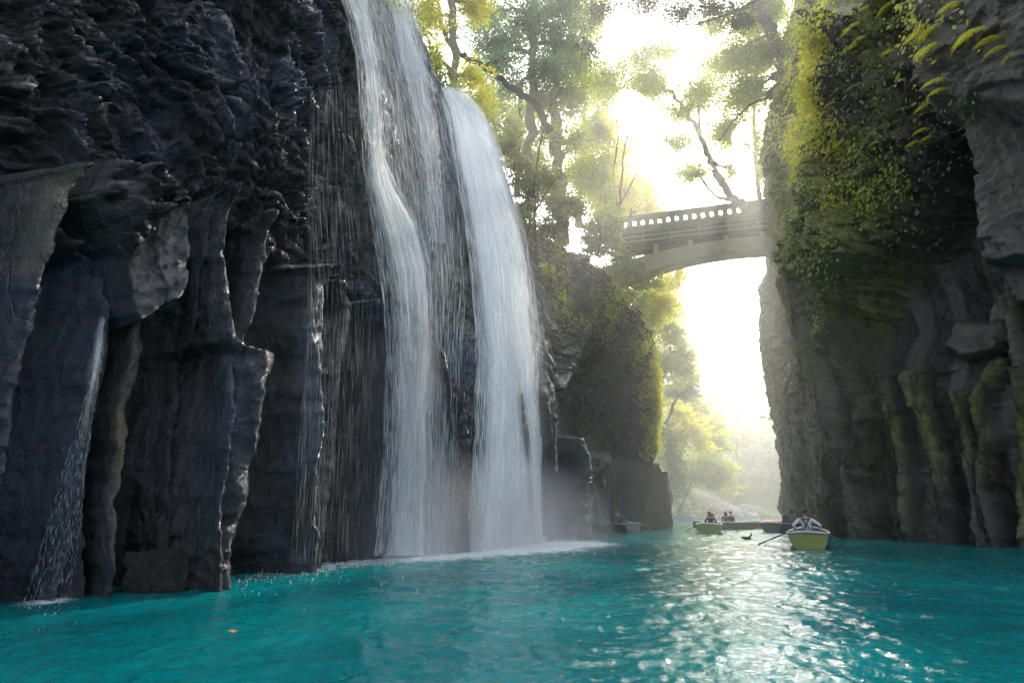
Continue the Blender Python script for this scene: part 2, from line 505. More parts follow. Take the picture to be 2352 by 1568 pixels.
def g2(px, py): return tuple(ground(px, py)[:2])

# ---- left cliff (the one the water falls over)
Lc = [dict(p=(-9.5, -12), n=10, H=10), dict(p=(-8.6, -3), n=14, H=10), dict(p=(-7.6, 3.5), n=90, H=13),
      dict(p=g2(0, 1395), n=75, H=15), dict(p=g2(130, 1378), n=75, H=17), dict(p=g2(265, 1362), n=120, H=18),
      dict(p=g2(480, 1343), n=70, H=20), dict(p=g2(600, 1320), n=70, H=20, SB=.3), dict(p=g2(720, 1302), n=80, H=20, SB=.8),
      dict(p=g2(860, 1282), n=60, H=20, SB=1.5), dict(p=g2(960, 1271), n=60, rim=(945, 30)), dict(p=g2(1060, 1264), n=60, rim=(1000, 170)),
      dict(p=g2(1150, 1255), n=70, rim=(1045, 222)), dict(p=g2(1260, 1243), n=30, rim=(1125, 290)), dict(p=g2(1300, 1234), n=45, rim=(1195, 500)),
      dict(p=g2(1380, 1219), n=50, rim=(1330, 590)), dict(p=g2(1460, 1216), n=40, rim=(1420, 690)), dict(p=g2(1526, 1214), n=30, rim=(1490, 800)),
      dict(p=(g2(1526, 1214)[0] - 3, g2(1526, 1214)[1] + 8), n=10, H=15, SB=1), dict(p=(2, 70), n=0, H=17)]
LW = Wall(Lc, 560, -1.2)
LW.surface()
def left_disp():
    px0, py0 = LW.px, LW.py
    S = LW.arc[None] + 0 * LW.Z; Z = LW.Z
    x = LW.base[..., 0]; y = LW.base[..., 1]
    near = np.clip(14 / np.maximum(LW.dep, 1), .12, 1.2)
    px = px0 + near * (11 * fbm(px0 * .012, py0 * .012, 0 * px0, 4, 3) + 1.5 * fbm(px0 * .05, py0 * .02, 0 * px0, 2, 4))
    py = py0 + 9 * fbm(px0 * .02, py0 * .02, 0 * px0, 3, 5)
    yb = np.interp(px, [-400, 0, 60, 130, 215, 260, 330, 400, 600, 640, 700, 850, 1000, 1150, 1300, 1380, 1450, 1530],
                   [250, 300, 340, 470, 600, 560, 480, 470, 520, 600, 610, 690, 760, 800, 860, 1000, 1040, 1060])
    up = 1 - sstep(yb - 25, yb + 40, py0)                       # 1 in the broken rock above the columns
    D = np.full(px.shape, -.95) + .75 * sstep(1255, 1300, px0) + .25 * sstep(840, 900, px0) * (1 - sstep(1255, 1300, px0))
    E = lambda pts, d, w, **k: column_edge(px, py, pts, d, w, **k)
    cols = []
    cols.append(E([(135, 420), (70, 640), (0, 900), (-60, 1200)], 1.1, 150, y0=395, bev=.25))
    cols.append(E([(125, 540), (213, 612), (205, 760), (195, 950), (190, 1200), (185, 1400)], .9, np.interp(py, [600, 1020, 1400], [105, 190, 190]), y0=520, bev=.12))
    cols.append(E([(345, 700), (325, 816), (297, 968), (274, 1070), (256, 1247), (244, 1400)], .95, np.interp(py, [730, 1000, 1400], [75, 60, 50]), y0=725, bev=.8))
    cols.append(E([(500, 480), (493, 612), (512, 740), (536, 800), (574, 823), (553, 943), (528, 1120), (487, 1273), (476, 1400)], 1.35, np.interp(py, [480, 640, 820, 1100, 1350], [120, 110, 190, 200, 160]), y0=470, bev=.12))
    cols.append(E([(605, 500), (603, 600), (585, 700), (553, 815)], .9, 95, y0=505, bev=.14, bot=822))
    cols.append(E([(750, 620), (752, 700), (735, 850), (715, 980), (690, 1150), (675, 1400)], 1.0, 100, y0=612, bev=.5))
    cols.append(E([(750, 622), (802, 709), (782, 816), (757, 968), (736, 1120), (716, 1298), (705, 1400)], .95, np.interp(py, [700, 1000, 1400], [70, 80, 90]), y0=640, bev=.16))
    cols.append(E([(860, 690), (912, 750), (894, 841), (884, 993), (873, 1070), (860, 1400)], 1.0, 100, y0=690, bev=.16))
    cols.append(E([(960, 700), (985, 800), (1040, 900), (1052, 1000), (1066, 1090), (1062, 1400)], 1.1, 150, y0=690, bev=.3))
    cols.append(E([(1090, 640), (1077, 814), (1068, 987), (1063, 1147), (1059, 1400)], 1.0, 90, y0=620, bev=.15))
    cols.append(E([(1175, 780), (1180, 900), (1210, 1050), (1220, 1400)], .9, 90, y0=760, bev=.3))
    cols.append(E([(1285, 640), (1270, 800), (1262, 900), (1258, 1000), (1262, 1400)], 1.0, 60, y0=600, bev=.2))
    cols.append(E([(1318, 740), (1300, 860), (1275, 900)], 1.3, 50, y0=600, bev=.3, bot=900))
    cols.append(E([(1290, 1010), (1305, 1070), (1300, 1400)], 1.6, 32, y0=1005, bev=.5))
    cols.append(E([(1382, 1035), (1383, 1100), (1381, 1400)], 1.1, 60, y0=1035, bev=.07, top=3))
    cols.append(E([(1400, 1050), (1392, 1120), (1388, 1400)], .9, 20, y0=1060, bev=.2, top=3))
    cols.append(E([(1468, 1050), (1466, 1400)], .9, 60, y0=1050, bev=.07, top=3))
    cols.append(E([(1487, 1060), (1486, 1400)], 1.2, 20, y0=1062, bev=.15, top=3))
    cols.append(E([(1508, 1070), (1507, 1400)], 1.35, 22, y0=1078, bev=.22, top=3))
    cols.append(E([(1530, 1100), (1530, 1400)], 1.1, 24, y0=1104, bev=.12, top=3))
    # narrower ribs standing on the broad columns
    ribs = [E([(150, 600), (120, 760), (70, 1000), (20, 1380)], .42, 46, y0=560, bev=.25), E([(205, 700), (160, 900), (130, 1150), (110, 1400)], .38, 40, y0=640, bev=.25),
            E([(450, 520), (438, 700), (420, 900), (392, 1120), (372, 1400)], .50, 42, y0=500, bev=.22), E([(508, 830), (492, 1000), (462, 1180), (440, 1400)], .36, 40, y0=826, bev=.25),
            E([(420, 640), (400, 860), (370, 1060), (340, 1400)], .34, 36, y0=620, bev=.25), E([(690, 640), (676, 900), (662, 1150), (650, 1400)], .42, 36, y0=640, bev=.22),
            E([(640, 620), (618, 900), (596, 1150), (580, 1400)], .50, 44, y0=600, bev=.2), E([(585, 830), (566, 1000), (545, 1200), (530, 1400)], .45, 34, y0=800, bev=.2),
            E([(838, 740), (826, 900), (812, 1150), (800, 1400)], .4, 34, y0=730, bev=.2), E([(1020, 860), (1020, 1400)], .35, 30, y0=840, bev=.2), E([(980, 780), (972, 1400)], .4, 34, y0=760, bev=.2)]
    rib = np.max(np.stack(ribs), 0)
    C = rib * .8 + np.max(np.stack(cols), 0) * (1 + .30 * (1 - sstep(1230, 1300, px0)))
    D = D + C
    # smooth slab hanging between the columns, and the boulder shelf at the waterline
    slab = inside(px, py, [(120, 470), (215, 612), (218, 735), (240, 765), (352, 712), (372, 640), (398, 600), (398, 480), (300, 420), (200, 380)], 13)
    D = np.maximum(D, slab * (.62 + .0012 * (py - 560)) - .95 * (1 - slab))
    # cave-like recess behind the columns at the far end
    D = D - 1.0 * inside(px0, py0, [(1285, 880), (1370, 760), (1450, 850), (1470, 1060), (1380, 1030), (1310, 1010)], 30)
    D = D + 1.2 * inside(px0, py0, [(1320, 600), (1440, 730), (1440, 820), (1380, 790), (1330, 800)], 25)
    # fluting and roughness of the columns
    low = 1 - up
    D = D + low * (.28 * fbm(S * 1.5, Z * .09, 0 * S, 3, 21) + .10 * fbm(S * 3.0, Z * .25, 0 * S + 4, 3, 22))
    lump = ridged(x * 1.6, y * 1.6, Z * 1.1, 4, 25)
    D = D + low * (.05 * lump + .045 * ridged(S * 4.5, Z * 4.0, 0 * S, 3, 27)) + .04 * fbm(S * 9, Z * 8, 0 * S, 3, 26)
    t1, _e = worley_t(S * 1.2, Z * .5, 28); D = D + low * .10 * t1
    peb = sstep(-.05, .3, fbm(S * .6, Z * .25, 0 * S, 3, 29)); D = D + low * peb * .045 * ridged(S * 8, Z * 6, 0 * S, 2, 30)
    # broken, scalloped rock above
    wx = S * .9 + .8 * fbm(S * .5, Z * .5, 0 * S, 3, 31) + Z * .35; wz = Z * .95 + .8 * fbm(S * .5 + 9, Z * .5, 0 * S, 3, 32)
    f1, f2, cid = worley(wx * 1.0, wz * 1.25, 41)
    g1, g2_, gid = worley(wx * 2.6 + 3, wz * 3.4, 42)
    h1, h2_, hid = worley(wx * .38 + 3, wz * .42, 43)
    rub = .55 * (cid - .5) + .30 * (1 - f1) + .26 * (gid - .5) * 1.0 + .22 * (1 - g1) + .9 * (hid - .5) * sstep(0, .25, h2_ - h1)
    rub = rub * sstep(0.0, .12, f2 - f1) + .35 * ridged(S * .8 + Z * .5, Z * .5, 0 * S, 4, 44) - .35
    k1, k2, kid = worley(wx * 6.2 + 1.3 * fbm(wx * 2, wz * 2, 0 * S, 2, 47), wz * 8.5, 45)
    q1, e1 = worley_t(wx * 1.5, wz * 2.2, 46); q2, e2 = worley_t(wx * 4.0 + q1, wz * 6.0, 48); q3, e3 = worley_t(wx * 10.0, wz * 13.0 + q2, 49)
    D = D + up * (rub * .35 + .3 + .42 * q1 + .20 * q2 + .075 * q3)
    # diagonal gullies fanning down to the left
    diag = S * .9 + Z * .55
    D = D + up * .5 * np.abs(fbm(diag * .55, Z * .12, 0 * S, 3, 51)) 
    D = D + .06 * ridged(x * 3.1, y * 3.1, Z * 3.1, 3, 52) * (.4 + up)
    # waterfall bed is smoother
    bed = inside(px0, py0, [(835, -200), (960, -200), (1260, 330), (1290, 600), (1290, 1300), (1060, 1300), (900, 1300), (860, 450)], 40)
    D = D * (1 - .72 * bed * up)
    # keep close to the measured skyline at the rim and calm outside the frame
    far = sstep(1500, 1560, px0)
    D = np.where(px0 < -900, .5 * fbm(S * .5, Z * .5, 0 * S, 4, 61), D * (1 - far * .5))
    rim = sstep(.985, 1.0, LW.zz)
    D = D * (1 - .6 * rim)
    moss = up * sstep(.0, .5, fbm(x * .5, y * .5, Z * .5, 3, 71)) * .25 + .9 * sstep(1230, 1330, px0) * up + bed * up * .5
    moss = np.maximum(moss, .9 * sstep(1180, 1280, px0) * sstep(-.1, .3, fbm(x * .4, y * .4, Z * .3, 3, 72)) * (1 - sstep(700, 800, py0)))
    moss = moss * (1 - .7 * inside(px0, py0, [(1290, 780), (1440, 780), (1500, 1100), (1290, 1100)], 25))
    edge = sstep(.35, .8, np.clip(C, 0, 1.4) / 1.2) * 0
    lit_pale = inside(px, py, [(60, 640), (0, 640), (60, 420), (125, 400), (135, 450)], 8) + inside(px, py, [(264, 734), (269, 816), (236, 1044), (213, 1273), (218, 1334), (244, 1324), (256, 1247), (274, 1070), (297, 968), (325, 816), (325, 729)], 8)  # sunlit golden column faces, put into the colour as paler rock
    lit_pale = lit_pale + .9 * (sstep(1265, 1320, px0) * sstep(-.3, .4, fbm(x * .3, y * .3, Z * .2, 3, 77)))
    return D, moss, np.clip(lit_pale, 0, 1) * .6
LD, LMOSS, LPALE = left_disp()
LQ = LW.displaced(LD)
n_w = LQ.shape[0]
LQ2 = LW.plateau(LQ, 36, 34, .32, 81)
pad = LQ2.shape[0] - n_w
LMOSS2 = np.vstack([LMOSS, np.full((pad, LQ2.shape[1]), .8)]); LPALE2 = np.vstack([LPALE, np.zeros((pad, LQ2.shape[1]))])
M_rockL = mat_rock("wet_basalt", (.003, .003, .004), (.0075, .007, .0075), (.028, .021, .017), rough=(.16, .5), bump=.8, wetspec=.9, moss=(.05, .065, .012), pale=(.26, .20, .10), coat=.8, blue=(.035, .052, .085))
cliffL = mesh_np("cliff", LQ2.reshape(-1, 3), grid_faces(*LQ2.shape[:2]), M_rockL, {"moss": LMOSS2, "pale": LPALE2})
tag(cliffL, "dark wet basalt cliff with tall columns that the waterfall runs over", "cliff", kind="structure")
dL = depth_map(LW.base); dLf = depth_map(LQ, mode='min')

# ---- right cliff
Rc = [dict(p=(20, -14), n=10, H=7), dict(p=(17.8, -2), n=30, H=9), dict(p=(17.2, 8), n=70, H=19), dict(p=(17.6, 13), n=60, H=22),
      dict(p=g2(2352, 1258), n=110, H=23), dict(p=g2(2200, 1250), n=110, H=26), dict(p=g2(2050, 1241), n=90, H=30), dict(p=g2(1943, 1227), n=60, H=42, SB=0),
      dict(p=g2(1890, 1216), n=90, H=46, SB=5), dict(p=g2(1832, 1208), n=50, H=48, SB=6.5), dict(p=(g2(1832, 1208)[0] + 3, g2(1832, 1208)[1] + 5), n=20, H=44, SB=6),
      dict(p=(45, 62), n=10, H=44, SB=4), dict(p=(70, 66), n=0, H=44)]
RW = Wall(Rc, 560, -1.2, flip=-1)
RW.surface(expo=2.6)
def right_disp():
    px0, py0 = RW.px, RW.py
    S = RW.arc[None] + 0 * RW.Z; Z = RW.Z
    x = RW.base[..., 0]; y = RW.base[..., 1]
    near = np.clip(16 / np.maximum(RW.dep, 1), .15, 1.2)
    px = px0 + near * (12 * fbm(px0 * .012, py0 * .010, 0 * px0, 4, 103) + 3 * fbm(px0 * .05, py0 * .04, 0 * px0, 2, 104))
    py = py0 + 9 * fbm(px0 * .02, py0 * .02, 0 * px0, 3, 105)
    yb = np.interp(px, [1700, 1850, 1900, 2000, 2060, 2150, 2250, 2352], [300, 560, 700, 760, 640, 560, 420, 300])
    up = 1 - sstep(yb - 60, yb + 60, py0)
    D = np.full(px.shape, 0.0)
    E = lambda pts, d, w, **k: column_edge(px, py, pts, d, w, **k)
    cols = []
    cols.append(E([(1735, 500), (1790, 760), (1840, 900), (1854, 1000), (1858, 1400)], .7, 130, y0=300, bev=.12))
    cols.append(E([(1880, 640), (1953, 847), (1986, 931), (1996, 1034), (2000, 1222), (2002, 1400)], 1.5, 75, y0=560, bev=.35))
    cols.append(E([(1935, 700), (1985, 820), (2037, 964), (2028, 1081), (2042, 1236), (2044, 1400)], 1.2, 55, y0=700, bev=.3))
    cols.append(E([(2060, 800), (2098, 959), (2117, 1123), (2120, 1400)], .9, 50, y0=860, bev=.3))
    cols.append(E([(2130, 820), (2180, 980), (2225, 1128), (2232, 1400)], .9, 70, y0=850, bev=.3))
    cols.append(E([(2200, 800), (2250, 950), (2290, 1100), (2300, 1400)], .7, 60, y0=900, bev=.3))
    cols.append(E([(2281, 900), (2310, 1010), (2328, 1254), (2330, 1400)], .8, 60, y0=820, bev=.3))
    cols.append(E([(2400, 560), (2420, 900), (2440, 1400)], .9, 90, y0=600, bev=.3))
    C = np.max(np.stack(cols), 0)
    D = D + C
    low = 1 - up
    D = D + low * (.35 * fbm(S * .9, Z * .08, 0 * S, 3, 121) + .12 * fbm(S * 2.6, Z * .2, 0 * S, 3, 122))
    # the overhanging nose and the mossy bulge above it
    nose = inside(px, py, [(1862, 330), (1960, 400), (2010, 510), (2056, 598), (2020, 606), (1985, 640), (1930, 640), (1900, 610), (1885, 560)], 7)
    D = D + 1.5 * nose * (.4 + .6 * sstep(380, 600, py))
    band = sstep(0, 90, yb - py0) * sstep(1850, 1950, px0)
    D = D + band * 1.3
    pit = inside(px0, py0, [(1990, 680), (2120, 520), (2300, 330), (2300, 880), (2100, 820), (2000, 800)], 50)
    D = D - 1.4 * pit
    lobe = inside(px, py, [(2160, 730), (2290, 745), (2352, 690), (2352, 790), (2290, 800), (2200, 820), (2150, 790)], 10)
    D = D + .9 * lobe
    # pillar at the right border
    pil = inside(px, py, [(2278, -80), (2300, 200), (2325, 380), (2350, 480), (2420, 700), (2700, 700), (2700, -80)], 6)
    D = D + 1.6 * pil + .7 * inside(px, py, [(2330, -80), (2325, 100), (2345, 330), (2400, 600), (2700, 600), (2700, -80)], 5)
    # broken rock
    wx = S * .7 + .8 * fbm(S * .4, Z * .4, 0 * S, 3, 131) - Z * .25; wz = Z * .7 + .8 * fbm(S * .4 + 9, Z * .4, 0 * S, 3, 132)
    f1, f2, cid = worley(wx, wz * .8, 141); g1, g2_, gid = worley(wx * 2.8 + 3, wz * 2.4, 142)
    rub = .9 * (cid - .5) + .35 * (1 - f1) + .35 * (gid - .5) + .25 * (1 - g1)
    rub = rub * sstep(0, .12, f2 - f1) + .5 * ridged(S * .6, Z * .35, 0 * S, 4, 144) - .4
    t1, _e = worley_t(wx * 1.6, wz * 1.5, 145); t2, _e = worley_t(wx * 4.2, wz * 3.6 + t1, 146)
    D = D + up * (rub * .5 + .6 * t1 + .26 * t2) * (1 - .6 * pil)
    t3, _e = worley_t(S * 1.1, Z * .35, 147); t4, _e = worley_t(S * 3.4, Z * 1.3, 148); D = D + low * (.22 * t3 + .08 * t4)
    edge_rough = 1 - sstep(1800, 1900, px0 - (py0 - 600) * .1)
    D = D + edge_rough * .5 * rub * .6
    D = D + .10 * ridged(x * 1.3, y * 1.3, Z * 1.3, 4, 125) + .04 * fbm(x * 7, y * 7, Z * 6, 3, 126)
    D = np.where((px0 < -900) | (px0 > 3200), .6 * fbm(S * .4, Z * .4, 0 * S, 4, 161), D)
    mossn = fbm(x * .35, y * .35, Z * .2, 4, 171)
    moss = sstep(2250, 2000, px0 + .1 * py0) * up * sstep(-.4, .2, mossn)
    moss = np.maximum(moss, .9 * nose); moss = np.maximum(moss, .55 * sstep(-.05, .35, mossn) * sstep(.2, 1.0, C) )
    moss = np.maximum(moss, .8 * sstep(.1, .4, fbm(S * .9, Z * .1, 0 * S, 3, 172)) * low * sstep(2250, 1990, px0) * .3)
    pale = .25 * pil + .4 * lobe + .8 * sstep(1850, 1790, px0) * sstep(250, 600, py0)
    pale = np.maximum(pale, .28 * sstep(.05, .35, fbm(S * 1.3, Z * .12, 0 * S, 3, 173)) * low)
    pale = np.maximum(pale, .8 * inside(px, py, [(1780, 330), (1850, 330), (1860, 470), (1870, 560), (1830, 620), (1790, 480)], 10))
    return D, np.clip(moss, 0, 1), np.clip(pale, 0, 1)
RD, RMOSS, RPALE = right_disp()
RQ = RW.displaced(RD)
def fit_edge():
    "lean the far corner of the right cliff back so that its outline stands where it was measured"
    global RQ, RD
    ty = [-3000, -900, -200, 0, 100, 210, 330, 430, 500, 560, 600, 680, 760, 850, 950, 1050, 1120, 1210, 1400]
    tx = [1900, 1860, 1815, 1803, 1792, 1770, 1748, 1722, 1718, 1720, 1732, 1750, 1774, 1786, 1802, 1817, 1826, 1834, 1834]
    j0, j1 = 330, 590
    nj = RQ.shape[1]
    m = np.zeros(nj); m[j0:j1] = np.linspace(1, 0, j1 - j0) ** 1.2 * 150
    tot = np.zeros(RQ.shape[:2])
    for it in range(4):
        B = RW.displaced(tot); px, py, dp = proj(B)
        need = np.interp(py, ty, tx) + 14 + m[None] - px
        need[:, :j0] = 0; need = np.where(px > 0, need, 0)
        c = -np.where(need > 0, need, 0) * dp / F / np.maximum(.35, np.abs(RW.N[None, :, 0]))
        c[:, j1:] = c[:, j1 - 1:j1]
        tot = tot + c
        if it == 0:      # far side may also have to come forward
            nb = np.interp(py, ty, tx) + 14 - px
    k = np.hanning(21); k /= k.sum()
    tot = np.apply_along_axis(lambda v: np.convolve(np.pad(v, 10, mode='edge'), k, 'valid'), 0, tot)
    tot = np.apply_along_axis(lambda v: np.convolve(np.pad(v, 10, mode='edge'), k, 'valid'), 1, tot)
    RD = RD + tot
    RQ = RW.displaced(RD)
fit_edge()
n_w = RQ.shape[0]
RQ2 = RW.plateau(RQ, 20, 25, .3, 181)
pad = RQ2.shape[0] - n_w
M_rockR = mat_rock("dry_basalt", (.016, .014, .012), (.048, .041, .034), (.12, .105, .085), rough=(.45, .85), bump=.6, fine=9, wetspec=.4, moss=(.26, .28, .05), pale=(.36, .34, .27))
cliffR = mesh_np("cliff", RQ2.reshape(-1, 3), grid_faces(*RQ2.shape[:2])[:, ::-1], M_rockR,
                 {"moss": np.vstack([RMOSS, np.full((pad, RQ2.shape[1]), .8)]), "pale": np.vstack([RPALE, np.zeros((pad, RQ2.shape[1]))])})
tag(cliffR, "tall mossy rock cliff with an overhanging nose on the right bank", "cliff", kind="structure")
dR = depth_map(RW.base); dRf = depth_map(RQ, mode='min')

# ------------------------------------------------------------------ water
def water_sheet():
    rows = []
    ys = np.concatenate([np.linspace(-20, 1.0, 16)[:-1], 1.0 + (np.linspace(0, 1, 620) ** 2.1) * 60, np.linspace(62, 400, 60)])
    nc = 760
    u = np.linspace(-1, 1, nc)
    hw = np.interp(ys, [-20, 1, 8, 30, 60, 400], [30, 8, 13, 40, 80, 380])
    xc = np.interp(ys, [-20, 1, 20, 60], [3, 1, 5, 12])
    X = xc[:, None] + u[None] * hw[:, None]; Y = ys[:, None] + 0 * X
    amp = np.interp(ys, [0, 10, 30, 60, 120], [.8, 1.0, 1.25, 1.0, .3])[:, None]
    # short wind-and-splash waves, crests roughly across the view
    wxx = X + .35 * fbm(X * .7, Y * .7, 0 * X, 3, 201); wyy = Y + .35 * fbm(X * .7 + 7, Y * .7, 0 * X, 3, 202)
    Z = .038 * ridged(wxx * 1.1, wyy * 2.1, 0 * X, 4, 203, .55) + .022 * fbm(wxx * .6, wyy * 1.0, 0 * X, 3, 204)
    Z += .024 * ridged(wxx * 4.2, wyy * 7.5, 0 * X, 3, 205)
    Z *= amp
    # churn where the falls land
    r = np.hypot((X - 0.2) / 3.0, (Y - 18) / 3.0)
    Z += np.exp(-r * r) * .06 * ridged(X * 3, Y * 3, 0 * X, 3, 207)
    foam = np.zeros_like(X)
    return X, Y, Z
WX, WY, WZ = water_sheet()
def mat_water():
    m, nt, out = new_mat("turquoise_water"); b = NB(nt)
    p = b.n("ShaderNodeNewGeometry").outputs["Position"]
    n1 = b.noise(b.mapping(p, (1, 1, 0)), .22, 3)
    c = b.ramp(n1, [(.3, (.0, .11, .13)), (.55, (.0, .18, .19)), (.75, (.007, .26, .255))])
    bs = b.n("ShaderNodeBsdfPrincipled", i_Roughness=.02, i_IOR=1.42); b.link(c, bs.inputs["Base Color"])
    bs.inputs["Specular IOR Level"].default_value = .5
    h = b.math('ADD', b.math('MULTIPLY', b.noise(b.mapping(p, (1, 1.7, 0)), 7.0, 4, .6, .6), .6), b.math('MULTIPLY', b.noise(b.mapping(p, (1, 1.5, 0)), 22.0, 2), .14))
    bp = b.n("ShaderNodeBump", i_Strength=.6, i_Distance=.04); b.link(h, bp.inputs["Height"])
    b.link(bp.outputs[0], bs.inputs["Normal"])
    b.link(bs.outputs[0], out.inputs[0])
    return m
M_water = mat_water()
water = mesh_np("water", np.stack([WX, WY, WZ], -1).reshape(-1, 3), grid_faces(*WX.shape), M_water)
tag(water, "rippled turquoise river pool glittering under the gap in the gorge", "water", kind="structure")
bed = mesh_np("ground", np.array([[-400, -100, -3.], [500, -100, -3], [500, 900, -3], [-400, 900, -3]]), np.array([[0, 1, 2, 3]]),
              mat_simple("river_bed", (.05, .06, .05)))
tag(bed, "gravel bed below the river", "ground", kind="structure")
# ------------------------------------------------------------------ waterfall
def mat_fall(name, thresh, soft, glow=0.9):
    "falling water: white threads with gaps between them"
    m, nt, out = new_mat(name); b = NB(nt)
    uv = b.n("ShaderNodeUVMap", uv_map="UVMap").outputs[0]
    fine = b.noise(b.mapping(uv, (16, .55, 1)), 1.0, 5, .7, .15)
    mid = b.noise(b.mapping(uv, (4.5, .22, 1)), 1.0, 4, .6, .3)
    big = b.noise(b.mapping(uv, (1.1, .10, 1)), 1.0, 3, .5, .2)
    drops = b.noise(b.mapping(uv, (26, 4.0, 1)), 1.0, 3, .7, .0)
    f = b.math('ADD', b.math('MULTIPLY', fine, .36), b.math('ADD', b.math('MULTIPLY', mid, .30), b.math('ADD', b.math('MULTIPLY', big, .18), b.math('MULTIPLY', drops, .16))))
    a = b.math('DIVIDE', b.math('SUBTRACT', b.math('ADD', f, b.math('MULTIPLY', b.math('SUBTRACT', b.attr("tint"), .5), .75)), thresh), soft, clamp=True)
    a = b.math('MULTIPLY', a, b.math('MULTIPLY', b.attr("tint"), 1.6, clamp=True), clamp=True)
    a = b.math('MULTIPLY', a, .95)
    col = (.52, .54, .57, 1)
    d = b.n("ShaderNodeBsdfDiffuse", i_Color=col); t = b.n("ShaderNodeBsdfTranslucent", i_Color=(.62, .61, .58, 1))
    mx = b.n("ShaderNodeAddShader"); b.link(d.outputs[0], mx.inputs[0]); b.link(t.outputs[0], mx.inputs[1])
    tp = b.n("ShaderNodeBsdfTransparent")
    m2 = b.n("ShaderNodeMixShader", i_0=a); b.link(tp.outputs[0], m2.inputs[1]); b.link(mx.outputs[0], m2.inputs[2])
    b.link(m2.outputs[0], out.inputs[0])
    return m
M_fall = mat_fall("falling_water", .35, .28)
M_veil = mat_fall("falling_veil", .46, .50)
def mat_film():
    "the sheer part of the falls: droplets too fine to see singly"
    m, nt, out = new_mat("falling_film"); b = NB(nt)
    uv = b.n("ShaderNodeUVMap", uv_map="UVMap").outputs[0]
    f = b.math('ADD', b.math('MULTIPLY', b.noise(b.mapping(uv, (2.2, .16, 1)), 1.0, 4, .55, .3), .7), b.math('MULTIPLY', b.noise(b.mapping(uv, (30, 1.2, 1)), 1.0, 3, .6), .3))
    a = b.math('MULTIPLY', b.ramp(f, [(.3, .1), (.62, .85)]), b.attr("tint"), clamp=True)
    d = b.n("ShaderNodeBsdfDiffuse", i_Color=(.52, .54, .56, 1)); t = b.n("ShaderNodeBsdfTranslucent", i_Color=(.62, .61, .58, 1))
    mx = b.n("ShaderNodeAddShader"); b.link(d.outputs[0], mx.inputs[0]); b.link(t.outputs[0], mx.inputs[1])
    tp = b.n("ShaderNodeBsdfTransparent")
    m2 = b.n("ShaderNodeMixShader", i_0=a); b.link(tp.outputs[0], m2.inputs[1]); b.link(mx.outputs[0], m2.inputs[2])
    b.link(m2.outputs[0], out.inputs[0]); return m
M_film = mat_film()
def mat_drop():
    m, nt, out = new_mat("water_drops"); b = NB(nt)
    d = b.n("ShaderNodeBsdfDiffuse", i_Color=(.52, .54, .56, 1)); t = b.n("ShaderNodeBsdfTranslucent", i_Color=(.62, .62, .60, 1))
    mx = b.n("ShaderNodeAddShader"); b.link(d.outputs[0], mx.inputs[0]); b.link(t.outputs[0], mx.inputs[1])
    tp = b.n("ShaderNodeBsdfTransparent")
    m2 = b.n("ShaderNodeMixShader", i_0=b.math('MULTIPLY', b.attr("tint"), 1.0)); b.link(tp.outputs[0], m2.inputs[1]); b.link(mx.outputs[0], m2.inputs[2])
    b.link(m2.outputs[0], out.inputs[0]); return m
M_drop = mat_drop()

